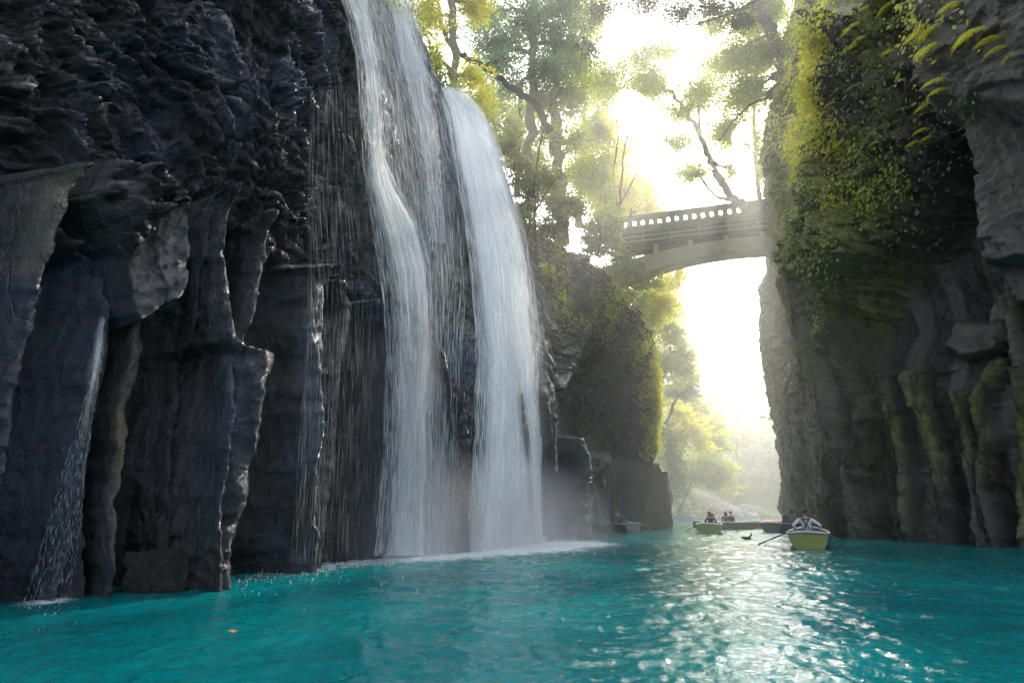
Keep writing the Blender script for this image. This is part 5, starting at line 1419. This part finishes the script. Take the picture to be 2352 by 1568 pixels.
def person(label, loc, facing, top, legs=(.05, .05, .07), hair=(.02, .017, .015), style="short", hands=None, lean=0.0, look=(0, 0), coat=False, scale=1.0, braces=False, hat=None, vest=None, group=None, bald=0.0, bends=None):
    """seated figure; loc = seat point, facing clockwise from straight ahead; hands: two targets in local axes"""
    root_loc = Vector(tuple(loc))
    cl, sl = math.cos(lean), math.sin(lean)
    def tr(x, y, z):         # lean the upper body forward about the hips
        return np.array([x, y * cl + z * sl, z * cl - y * sl])
    hip = np.array([0, 0, .09]); waist = tr(0, -.01, .24); chest = tr(0, -.02, .40); upch = tr(0, -.005, .50); neck = tr(0, .01, .585)
    hd = tr(0, .035, .73)
    shl = [tr(s * .175, -.005, .505) for s in (-1, 1)]
    hands = hands or [np.array([-.15, .32, .18]), np.array([.15, .32, .18])]
    bends = bends or [np.array([-.6, -.5, -.6]), np.array([.6, -.5, -.6])]
    el, wr = [], []
    for s in (0, 1):
        e, w = ik(shl[s], np.array(hands[s], float), .275, .25, bends[s]); el.append(e); wr.append(w)
    V = [hip, waist, chest, upch, neck, tr(0, .02, .66)]; E = [(0, 1), (1, 2), (2, 3), (3, 4), (4, 5)]; R = [(.15, .12), (.125, .10), (.15, .11), (.13, .09), .052, .055]
    for s in (0, 1):
        i = len(V); V += [shl[s], (shl[s] + el[s]) / 2, el[s], (el[s] * .6 + wr[s] * .4), wr[s]]; R += [.062, .050, .041, .039, .027]
        E += [(3, i), (i, i + 1), (i + 1, i + 2), (i + 2, i + 3), (i + 3, i + 4)]
    knee = [np.array([s * .13, .42, .15]) for s in (-1, 1)]; foot = [np.array([s * .13, .58, -.24]) for s in (-1, 1)]
    for s in (0, 1):
        i = len(V); hp = np.array([(-1, 1)[s] * .09, .05, .08]); V += [hp, knee[s], foot[s], foot[s] + np.array([0, .14, -.02])]; R += [.085, .058, .04, .035]
        E += [(0, i), (i, i + 1), (i + 1, i + 2), (i + 2, i + 3)]
    me = skin_bake(V, E, R)
    bm = bmesh.new(); bm.from_mesh(me); bpy.data.meshes.remove(me)
    # head: skull, jaw, nose, ears
    rot = Matrix.Rotation(-look[0], 4, 'Z') @ Matrix.Rotation(look[1] + -lean * .3, 4, 'X')
    def hp_(x, y, z): return np.array(hd) + np.array(rot @ Vector((x, y, z)))
    hv = ell(bm, hd, (.076, .095, .112), rot, 20)
    inv = rot.inverted()
    for v in hv:
        l = inv @ (v.co - Vector(hd))
        if l.z < -.02:
            k = (-l.z - .02) / .09; l.x *= 1 - .34 * k; l.y = l.y * (1 - .22 * k) + .018 * k
        if l.y > .06:
            if abs(l.x) < .016 and -.035 < l.z < .02: l.y += .02 * (1 - abs(l.x) / .016)
            if .008 < l.z < .035 and .018 < abs(l.x) < .05: l.y -= .008
            if -.062 < l.z < -.048 and abs(l.x) < .03: l.y += .004
        v.co = Vector(hd) + rot @ l
    tube_bm(bm, [hp_(0, .088, .012), hp_(0, .104, -.014), hp_(0, .096, -.028)], [.006, .012, .011], 6)
    for s in (-1, 1): ell(bm, hp_(s * .079, -.004, -.008), (.011, .02, .031), rot, 8)
    # hands: palm, four fingers of different lengths and a thumb, closed loosely
    for s in (0, 1):
        f = wr[s] - el[s]; f /= np.linalg.norm(f); sd = np.cross(f, [0, 0, 1.0]); sd /= np.linalg.norm(sd) + 1e-9; dn = np.cross(f, sd); dn = dn if dn[2] < 0 else -dn
        c = wr[s] + f * .045
        bas = Matrix((tuple(sd), tuple(f), tuple(np.cross(sd, f)))).transposed().to_4x4()
        ell(bm, c, (.042, .05, .017), bas, 10)
        for j, (o_, l_) in enumerate(((-.030, .060), (-.010, .072), (.010, .068), (.029, .054))):
            b0 = c + f * .036 + sd * o_
            tube_bm(bm, [b0, b0 + f * l_ * .45 + dn * .006, b0 + f * l_ * .62 + dn * l_ * .42, b0 + f * l_ * .30 + dn * l_ * .72], [.0095, .009, .0085, .007], 6)
        sg = 1 if s == 0 else -1
        b0 = c - f * .012 + sd * sg * .036
        tube_bm(bm, [b0, b0 + sd * sg * .022 + f * .022 + dn * .008, b0 + sd * sg * .016 + f * .045 + dn * .026], [.012, .0105, .008], 6)
    body = bm_obj("person", bm, M_skin); body.location = root_loc; body.rotation_euler = (0, 0, -facing); body.scale = (scale,) * 3
    tag(body, label, "person", group)
    # top
    Vt = [hip + np.array([0, 0, .02]), waist, chest, upch, tr(0, .008, .56)]; Et = [(0, 1), (1, 2), (2, 3), (3, 4)]; Rt = [(.160, .13), (.14, .115), (.160, .12), (.135, .10), .062]
    for s in (0, 1):
        i = len(Vt); Vt += [shl[s] + np.array([0, 0, .004]), (shl[s] + el[s]) / 2, el[s], (el[s] * .6 + wr[s] * .4), el[s] * .1 + wr[s] * .9]; Rt += [.066, .056, .048, .043, .034]
        Et += [(3, i), (i, i + 1), (i + 1, i + 2), (i + 2, i + 3), (i + 3, i + 4)]
    o = bpy.data.objects.new("coat" if coat else "shirt", skin_bake(Vt, Et, Rt)); COL.objects.link(o); o.parent = body; o.data.materials.clear(); o.data.materials.append(cloth(top))
    # trousers or the skirt of the coat
    if coat:
        bm = bmesh.new(); rows = []
        for z, rx, ry, yo in ((.30, .165, .135, 0), (.15, .20, .19, .05), (.02, .25, .30, .16), (-.08, .27, .36, .22), (-.2, .26, .34, .24)):
            rows.append([bm.verts.new((rx * math.cos(a), yo + ry * math.sin(a), z + .015 * math.sin(5 * a))) for a in np.linspace(0, 2 * PI, 24, endpoint=False)])
        for a, b in zip(rows[:-1], rows[1:]):
            for j in range(24): bm.faces.new([a[j], a[(j + 1) % 24], b[(j + 1) % 24], b[j]])
        bm.faces.new(rows[-1]); bm_obj("coat_skirt", bm, cloth(top), body)
    Vl = [hip]; El = []; Rl = [(.165, .135)]
    for s in (0, 1):
        i = len(Vl); Vl += [np.array([(-1, 1)[s] * .09, .05, .08]), knee[s], foot[s] + np.array([0, 0, .06])]; Rl += [.1, .075, .058]; El += [(0, i), (i, i + 1), (i + 1, i + 2)]
    o = bpy.data.objects.new("trousers", skin_bake(Vl, El, Rl)); COL.objects.link(o); o.parent = body; o.data.materials.clear(); o.data.materials.append(cloth(legs))
    # hair
    bm = bmesh.new(); rr = (.084, .103, .118) if style != "long" else (.094, .112, .126)
    hv = ell(bm, hp_(0, -.006, .006), rr, rot, 20)
    rng = random.Random(hash(label) % 1000)
    kill = []
    for v in bm.verts:
        l = inv @ (v.co - Vector(hd))
        cut = (l.y > .045 and l.z < .05) or (l.z < (-.03 if style != "long" else -.11) and True) or (abs(l.x) > .06 and l.y > .02 and l.z < .02)
        if cut: kill.append(v)
        else: v.co += Vector((rng.gauss(0, .003), rng.gauss(0, .003), rng.gauss(0, .003)))
    bmesh.ops.delete(bm, geom=kill, context='VERTS')
    if style == "long":
        for a in np.linspace(PI * .85, PI * 2.15, 15):
            x, y = .082 * math.cos(a), .095 * math.sin(a)
            tube_bm(bm, [hp_(x * .9, y * .9, .05), hp_(x, y, -.03), hp_(x * 1.1, y * 1.05, -.12), hp_(x * .95, y * 1.0, -.20 + .03 * rng.random())], [.02, .024, .024, .01], 6)
        for e_ in (-1, 1): pass
    if style == "bun": ell(bm, hp_(0, -.08, .10), (.045, .045, .04), rot, 12)
    bm_obj("hair", bm, hairm(hair), body)
    if hat:
        bm = bmesh.new(); ell(bm, hp_(0, -.005, .075), (.088, .106, .075), rot, 16)
        for v in list(bm.verts):
            pass
        n_ = 20; ring = [bm.verts.new(hp_(.13 * math.cos(a), .15 * math.sin(a) + .01, .065)) for a in np.linspace(0, 2 * PI, n_, endpoint=False)]
        ring2 = [bm.verts.new(hp_(.13 * math.cos(a), .15 * math.sin(a) + .01, .073)) for a in np.linspace(0, 2 * PI, n_, endpoint=False)]
        bm.faces.new(ring); bm.faces.new(ring2[::-1])
        for j in range(n_): bm.faces.new([ring[j], ring[(j + 1) % n_], ring2[(j + 1) % n_], ring2[j]])
        bm_obj("hat", bm, cloth(hat), body)
    def strap(pts, w=.016):
        bm = bmesh.new(); P = spline([np.array(p) for p in pts], 5); prev = None
        for i, p in enumerate(P):
            t = P[min(i + 1, len(P) - 1)] - P[max(i - 1, 0)]; out = np.array([p[0] * .6, p[1] + .02, 0]); out /= np.linalg.norm(out) + 1e-9
            sd = np.cross(t, out); sd /= np.linalg.norm(sd) + 1e-9
            cur = [bm.verts.new(p + sd * w), bm.verts.new(p - sd * w), bm.verts.new(p - sd * w + out * .006), bm.verts.new(p + sd * w + out * .006)]
            if prev:
                for j in range(4): bm.faces.new([prev[j], prev[(j + 1) % 4], cur[(j + 1) % 4], cur[j]])
            prev = cur
        return bm
    if braces:
        for s in (-1, 1):
            pts = [tr(s * .105, .07, .53), tr(s * .11, -.02, .592), tr(s * .10, -.10, .545), tr(s * .055, -.142, .46), tr(0, -.152, .37), tr(-s * .055, -.147, .27), tr(-s * .105, -.13, .15)]
            bm_obj("brace", strap(pts), cloth((.02, .022, .03)), body)
        bm_obj("brace", strap([tr(-.098, -.112, .54), tr(0, -.137, .535), tr(.098, -.112, .54)], .013), cloth((.02, .022, .03)), body)
    if vest:
        bm = bmesh.new(); rows = []
        for z, rx, ry in ((.16, .185, .155), (.28, .18, .155), (.40, .19, .155), (.50, .165, .135), (.545, .11, .10)):
            rows.append([bm.verts.new(tr(rx * math.cos(a), ry * math.sin(a) - .01, z)) for a in np.linspace(0, 2 * PI, 22, endpoint=False)])
        for a, b in zip(rows[:-1], rows[1:]):
            for j in range(22): bm.faces.new([a[j], a[(j + 1) % 22], b[(j + 1) % 22], b[j]])
        bm_obj("vest", bm, cloth(vest), body)
    return body

def on_line(boat_, P, z): pass
R_ = math.radians
def to_local(P, loc, facing, scale=1.0):
    d = (np.array(P) - np.array(loc)) / scale; c, s = math.cos(facing), math.sin(facing)
    return np.array([d[0] * c - d[1] * s, d[0] * s + d[1] * c, d[2]])

# E: nearest boat, man in white shirt seen from behind
pe = ground(1860, 1262); hE = R_(30)
bE = boat("nearest rowing boat with olive yellow stern and grey rim carrying the man in braces", pe, hE, 3.6, 1.24, M_olive, M_olive, .43)
seatE = in_boat(bE, 0, .95, .33)
gl, gr = in_boat(bE, -.40, 1.28, .56), in_boat(bE, .40, 1.28, .56)
ll, lr = in_boat(bE, -.72, 1.5, .56), in_boat(bE, .72, 1.5, .56)
tipL = ground(1743, 1249, .02); tipR = ground(1946, 1250, -.05)
def oar_line(g0, lock, tip): return g0
oar("long dark oar reaching left over the glitter from the nearest boat", in_boat(bE, -.36, .95, .58), tipL, M_oar_dk, bw=.13)
oar("grey oar dipping to the right of the nearest boat", in_boat(bE, .36, .95, .58), tipR, M_oar)
pL, pR = np.array([-.36, .95 - .95, .28]), np.array([.36, 0, .28])
person("man in white shirt with dark crossed braces rowing with his back turned", seatE, hE, (.78, .80, .86), (.03, .03, .04), hair=(.05, .045, .04), style="short", hands=[np.array([-.30, .12, .22]), np.array([.30, .12, .22])],
       braces=True, lean=.05, bends=[np.array([-1, -.7, -.5]), np.array([1, -.7, -.5])], scale=1.08)

# C: small boat stern-on, woman in black
pc = ground(1628, 1226); hC = R_(23)
bC = boat("small rowing boat with yellow green stern carrying the woman in black", pc, hC, 3.4, 1.36, M_olive, M_olive, .43)
sC = in_boat(bC, .12, .75, .30)
person("woman in black coat with brown hair sitting in the small yellow green boat", sC, hC + R_(200), (.022, .022, .026), (.02, .02, .025), hair=(.05, .03, .02), style="long", coat=True, hands=[np.array([-.26, .2, .22]), np.array([.26, .2, .22])], look=(R_(15), 0))
oar("oar slanting left from the small stern-on boat", in_boat(bC, -.30, .95, .56), ground(1567, 1223, .0), M_oar_dk)
oar("pale oar slanting right from the small stern-on boat", in_boat(bC, .34, .9, .56), ground(1700, 1223, .0), M_oar)

# B: long dark boat, broadside
b0, b1 = ground(1594, 1217.5), ground(1742, 1213); dB = b1 - b0; hB = math.atan2(dB[0], dB[1]); LB = float(np.linalg.norm(dB))
bB = boat("long dark slate rowing boat lying broadside behind the small stern-on boat", b1, hB + PI, LB, 1.3, M_slate, M_slate, .40)
def bpos(px, z=.30, dx=0):
    P = ground(px, 1215.5); t = np.dot(P - b0, dB) / LB
    return in_boat(bB, dx, LB - t, z)
person("person in brown coat with long dark hair in the long dark boat", bpos(1682), hB + R_(-30) , (.07, .045, .038), (.05, .04, .04), hair=(.025, .018, .015), style="long", coat=True, hands=[np.array([-.2, .25, .2]), np.array([.2, .25, .2])])
person("person in black coat and black hat at the right of the long dark boat", bpos(1710), hB + PI + R_(10), (.018, .02, .026), (.03, .03, .035), hair=(.02, .015, .013), style="short", hat=(.015, .015, .018), hands=[np.array([-.12, .28, .14]), np.array([.12, .28, .14])], lean=.08)
person("person in teal top at the left end of the long dark boat", bpos(1609), hB + R_(30), (.06, .20, .22), (.04, .045, .06), hair=(.015, .013, .012), hands=[np.array([-.2, .3, .25]), np.array([.2, .3, .25])])
person("child in white and navy vest beside the person in teal", bpos(1618, .28, -.1), hB + R_(-60), (.5, .52, .56), (.04, .05, .08), hair=(.06, .035, .02), style="long", vest=(.55, .58, .62), scale=.88)
oar("oar trailing right from the long dark boat", bpos(1692, .55, .3), ground(1749, 1216, 0), M_oar_dk)
oar("dark oar reaching left from the long dark boat", bpos(1606, .62, .3), ground(1560, 1213, 0), M_oar_dk)

# D: blue boat half hidden behind the nearest one
d0, d1 = ground(1772, 1222.5), ground(1868, 1219); dD = d1 - d0; hD = math.atan2(dD[0], dD[1]); LD_ = 3.7
bD = boat("navy blue rowing boat with a pale mark half hidden behind the nearest boat", d0, hD, LD_, 1.35, M_navy, M_navy, .46)
def dpos(px, z=.30, dx=0):
    P = ground(px, 1221); t = np.dot(P - d0, dD) / np.linalg.norm(dD); return in_boat(bD, dx, t, z)
cu = bpy.data.curves.new("hull_mark", 'FONT'); cu.body = "2"; cu.size = .30; cu.extrude = .002
tmp = bpy.data.objects.new("hull_mark", cu); COL.objects.link(tmp); dg = bpy.context.evaluated_depsgraph_get(); dg.update()
mm = bpy.data.meshes.new_from_object(tmp.evaluated_get(dg)); bpy.data.objects.remove(tmp)
mk_ = bpy.data.objects.new("hull_mark", mm); COL.objects.link(mk_); mm.materials.clear(); mm.materials.append(mat_simple("mark_paint", (.35, .42, .5), .6, .1)); mk_.parent = bD
mk_.location = (.70, .62, .14); mk_.rotation_euler = (PI / 2 - .12, 0, PI / 2 + .06)
person("person in navy jacket with short dark hair in the blue boat", dpos(1797, .36, 0), hD + R_(40), (.035, .055, .10), (.03, .035, .06), hair=(.03, .024, .02), scale=1.12, hands=[np.array([-.2, .3, .3]), np.array([.2, .3, .3])], lean=.1)
pg = person("girl in pale blue holding up a phone in the navy blue boat", dpos(1818, .42, .25), hD - R_(75), (.20, .25, .40), (.2, .2, .25), hair=(.06, .04, .03), style="long", hands=[np.array([-.04, .30, .74]), np.array([.05, .30, .74])], bends=[np.array([-1, .2, -.8]), np.array([1, .2, -.8])])
person("person with orange brown hair behind the shoulder of the man in braces", dpos(1847, .26, .1), hD - R_(40), (.35, .22, .14), (.1, .08, .08), hair=(.35, .14, .04), style="bun", scale=.95)
bm = bmesh.new(); bmesh.ops.create_cube(bm, size=1, matrix=Matrix.Diagonal((.075, .010, .15, 1))); bmesh.ops.bevel(bm, geom=bm.edges[:], offset=.004, segments=2, affect='EDGES')
ph = bm_obj("phone", bm, mat_simple("phone_case", (.02, .02, .022), .3, .1, 5, 0)); ph.location = pg.matrix_basis @ Vector((0, .39, .80)); ph.rotation_euler = (0, 0, pg.rotation_euler[2]); tag(ph, "dark phone raised in front of the girl in pale blue", "phone")
oar("short dark oar poking left from the blue boat", dpos(1786, .6, .3), ground(1752, 1219, 0), M_oar_dk)

# A: pale grey boat by the left cliff; lit stern and shaded side put into colours
a0 = ground(1455, 1221.5); hA = R_(-30)
bA = boat("pale grey rowing boat close under the left cliff with one rower", a0, hA, 3.3, 1.3, M_slate, M_grey, .42)
sA = in_boat(bA, 0, 1.3, .40)
person("lone rower in dark jacket with cropped hair in the pale grey boat", sA, R_(10), (.14, .16, .19), (.05, .05, .06), hair=(.10, .07, .055), hands=[np.array([-.33, .22, .22]), np.array([.33, .22, .22])], scale=1.08)
oar("pale oar with its blade out to the left of the grey boat", sA + np.array([-.35, .1, .25]), ground(1382, 1214.5, .02), M_rim, bw=.17)
oar("pale oar with its blade out to the right of the grey boat", sA + np.array([.38, -.1, .25]), ground(1504, 1214.5, .02), M_rim, bw=.17)

# far cyan boat
f0 = ground(1552, 1192.5); bF = boat("small bright cyan boat far off by the river bank", f0, R_(88), 2.9, 1.3, M_cyan, M_cyan, .45)
for i, (x, c, lb_) in enumerate(((.75, (.05, .08, .2), "leftmost tiny figure in dark blue in the far cyan boat"), (1.35, (.12, .22, .4), "middle tiny figure in mid blue in the far cyan boat"), (1.95, (.25, .35, .55), "rightmost tiny figure in light blue in the far cyan boat"))):
    person(lb_, in_boat(bF, 0, x, .3), R_(88 if i else 268), c, hair=(.02, .02, .02))

# orange float line
M_or = mat_simple("float_orange", (.85, .28, .04), .45, .2, 8, .05)
for (xa, ya, xb, yb, nn, r_, lb_) in ((1754, 1197.5, 1789, 1196.3, 13, .11, "string of small orange floats lying on the water left of the blue boat"), (1757, 1199.5, 1776, 1199, 6, .13, "shorter orange float string in front of the longer one")):
    A_, B_ = ground(xa, ya), ground(xb, yb); g = Geo(); root = empty("float_line", A_); tag(root, lb_, "float line")
    g.tube([A_ - A_, (B_ - A_) * .5 + np.array([0, .4, 0]), B_ - A_], .02, 5); g.build("rope", M_oar, root)
    for k in range(nn):
        t = k / (nn - 1); bm = bmesh.new(); ell(bm, (0, 0, 0), (r_ * 1.4, r_, r_), None, 12)
        fo = bm_obj("float", bm, M_or, root); fo.location = (B_ - A_) * t + np.array([0, .8 * t * (1 - t) * 2 * .5, .05]); fo.rotation_euler = (0, 0, .3 * math.sin(k * 2.3))
bm = bmesh.new(); ell(bm, (0, 0, 0), (.32, .32, .3), None, 20); bm2 = ell(bm, (0, 0, .3), (.07, .07, .06), None, 10)
bo = bm_obj("buoy", bm, M_or); bo.location = ground(1761, 1200.5, .1); tag(bo, "round orange buoy at the left end of the float strings", "buoy")

# ------------------------------------------------------------------ duck
def duck():
    P = ground(1716, 1239.5); root = empty("duck", P, R_(-8)); tag(root, "small dark duck swimming right across the glitter", "duck")
    M_duck = mat_simple("duck_feathers", (.10, .08, .065), .7, .45, 25, .3); M_dh = mat_simple("duck_head_feathers", (.03, .04, .035), .5, .3, 20, .2)
    V = [(-.24, 0, .13), (-.17, 0, .09), (-.06, 0, .065), (.06, 0, .06), (.13, 0, .09), (.165, 0, .16), (.185, 0, .215), (.20, 0, .24)]
    me = skin_bake(V, [(i, i + 1) for i in range(7)], [(.012, .02), (.05, .045), (.085, .075), (.085, .075), (.055, .05), (.026, .026), (.03, .03), (.034, .03)], 2, 3)
    o = bpy.data.objects.new("body", me); COL.objects.link(o); me.materials.clear(); me.materials.append(M_duck); o.parent = root
    bm = bmesh.new(); ell(bm, (.205, 0, .245), (.042, .034, .036), None, 16); bm_obj("head", bm, M_dh, root)
    bm = bmesh.new(); ell(bm, (.262, 0, .236), (.032, .014, .008), None, 10); bm_obj("bill", bm, mat_simple("duck_bill", (.4, .3, .08), .5), root)
    for s in (-1, 1):
        bm = bmesh.new(); ell(bm, (-.05, s * .078, .10), (.12, .018, .045), Matrix.Rotation(.12, 4, 'Y'), 14); bm_obj("wing", bm, M_duck, root)
duck()

# ------------------------------------------------------------------ boulders
def boulder(label, pxl, pxr, pyt, pyb, mat, seed, group=None, Y=None, blocky=0.0, zoff=0.0, depth=1.0):
    pc = (pxl + pxr) / 2
    B = ground(pc, pyb) if Y is None else on_hill(pc, pyb)
    T = at(pc, pyt, B[1]); hgt = T[2] - B[2]; m = (B[1] * cp + (B[2] - CAMZ) * sp) / F; w = (pxr - pxl) * m
    bm = bmesh.new(); bmesh.ops.create_icosphere(bm, subdivisions=5, radius=1.0)
    V = np.array([v.co[:] for v in bm.verts])
    if blocky:
        p = 2 + 5 * blocky; V = V / (np.abs(V) ** p).sum(1)[:, None] ** (1 / p)
    r = 1 + .22 * fbm(V[:, 0] * 1.1 + seed, V[:, 1] * 1.1, V[:, 2] * 1.1, 3, seed) + .10 * ridged(V[:, 0] * 2.2 + seed, V[:, 1] * 2.2, V[:, 2] * 2.2, 4, seed + 1) + .03 * fbm(V[:, 0] * 9, V[:, 1] * 9, V[:, 2] * 9, 3, seed + 2)
    V = V * (r * (1 - .0))[:, None]
    V[:, 2] = np.where(V[:, 2] < -.35, -.35 + (V[:, 2] + .35) * .3, V[:, 2])
    V *= np.array([w / 2 / 1.08, w / 2 * depth * .9, hgt / 1.45])
    for v, c in zip(bm.verts, V): v.co = c
    o = bm_obj("boulder", bm, mat); o.location = B + np.array([0, w * .35 * depth, hgt * .28 + zoff]); o.rotation_euler = (0, 0, .25 * math.sin(seed))
    for nme, val in (("moss", 0), ("pale", 0)):
        a = o.data.attributes.new(nme, 'FLOAT', 'POINT')
        a.data.foreach_set("value", np.full(len(V), 0.0, dtype=np.float32))
    tag(o, label, "rock", group); return o
M_bl = mat_rock("boulder_pale", (.30, .31, .33), (.45, .46, .48), (.62, .62, .62), rough=(.6, .9), bump=.4, fine=4, wetspec=.4)
M_bb = mat_rock("boulder_blue", (.10, .13, .20), (.20, .25, .34), (.40, .44, .52), rough=(.5, .8), bump=.5, fine=4, wetspec=.4)
M_bm = mat_rock("boulder_mossy", (.13, .16, .04), (.24, .27, .07), (.38, .38, .14), rough=(.8, .95), bump=.5, fine=6, wetspec=.3)
rk = [("big blue grey boulder with a rounded top behind the long boat", 1704, 1744, 1156, 1184, M_bb), ("moss covered boulder standing in the water at the bend", 1745, 1779, 1169, 1187.5, M_bm),
      ("pale jagged rock just left of the big blue boulder", 1668, 1710, 1163, 1187, M_bl), ("low white rock under the big blue boulder", 1712, 1748, 1175, 1187.5, M_bl), ("flat pale rock left of the two coated figures", 1636, 1662, 1181, 1189, M_bl),
      ("small mossy rock high on the bank", 1666, 1686, 1152, 1163, M_bm), ("grey boulder on the bank above the far cyan boat", 1600, 1628, 1137, 1152, M_bb), ("small grey rock right of the bank boulder", 1646, 1660, 1147, 1157, M_bb),
      ("pale shore rock by the far cyan boat", 1582, 1604, 1180, 1190.5, M_bl), ("small rock at the water's edge beside the flat pale rock", 1655, 1672, 1182, 1188.5, M_bb), ("pale rock half hidden below the pale jagged one", 1690, 1712, 1178, 1188, M_bl), ("distant low rock right of the mossy boulder", 1782, 1800, 1180, 1187, M_bl), ("pale rock on the slope behind the jagged rock", 1640, 1668, 1160, 1176, M_bl)]
for i, (lb_, a, b, c, d, mt) in enumerate(rk):
    yy = 1
    boulder(lb_, a, b, c, d, mt, 700 + i, "rocks along the shore at the bend", Y=yy)
M_wetb = mat_rock("boulder_wet", (.008, .007, .007), (.022, .018, .017), (.06, .045, .035), rough=(.15, .5), bump=.9, wetspec=1.0)
boulder("squared wet boulder standing in the water at the foot of the left cliff", 268, 404, 1266, 1362, M_wetb, 731, blocky=1.0, depth=.9)
boulder("low wet rock beside the squared boulder", 398, 478, 1290, 1352, M_wetb, 735, blocky=.3)

# drifting leaf
lp = ground(533, 1463, .0); g = Geo(); 
bm = bmesh.new(); pts = [(.0, -.045), (.02, -.01), (.045, .01), (.02, .02), (.0, .05), (-.02, .022), (-.045, .008), (-.02, -.012)]
bm.faces.new([bm.verts.new((x * 1.2, y * 1.2, .004 * abs(x) * 100 * .2)) for x, y in pts])
lf_ = bm_obj("fallen_leaf", bm, mat_simple("leaf_orange", (.6, .22, .03), .6)); lf_.location = (lp[0], lp[1], float(wz_at(np.array([lp[0]]), np.array([lp[1]]))[0]) + .02); lf_.rotation_euler = (.1, .1, .6)
tag(lf_, "orange leaf floating on the pool in the foreground", "leaf")
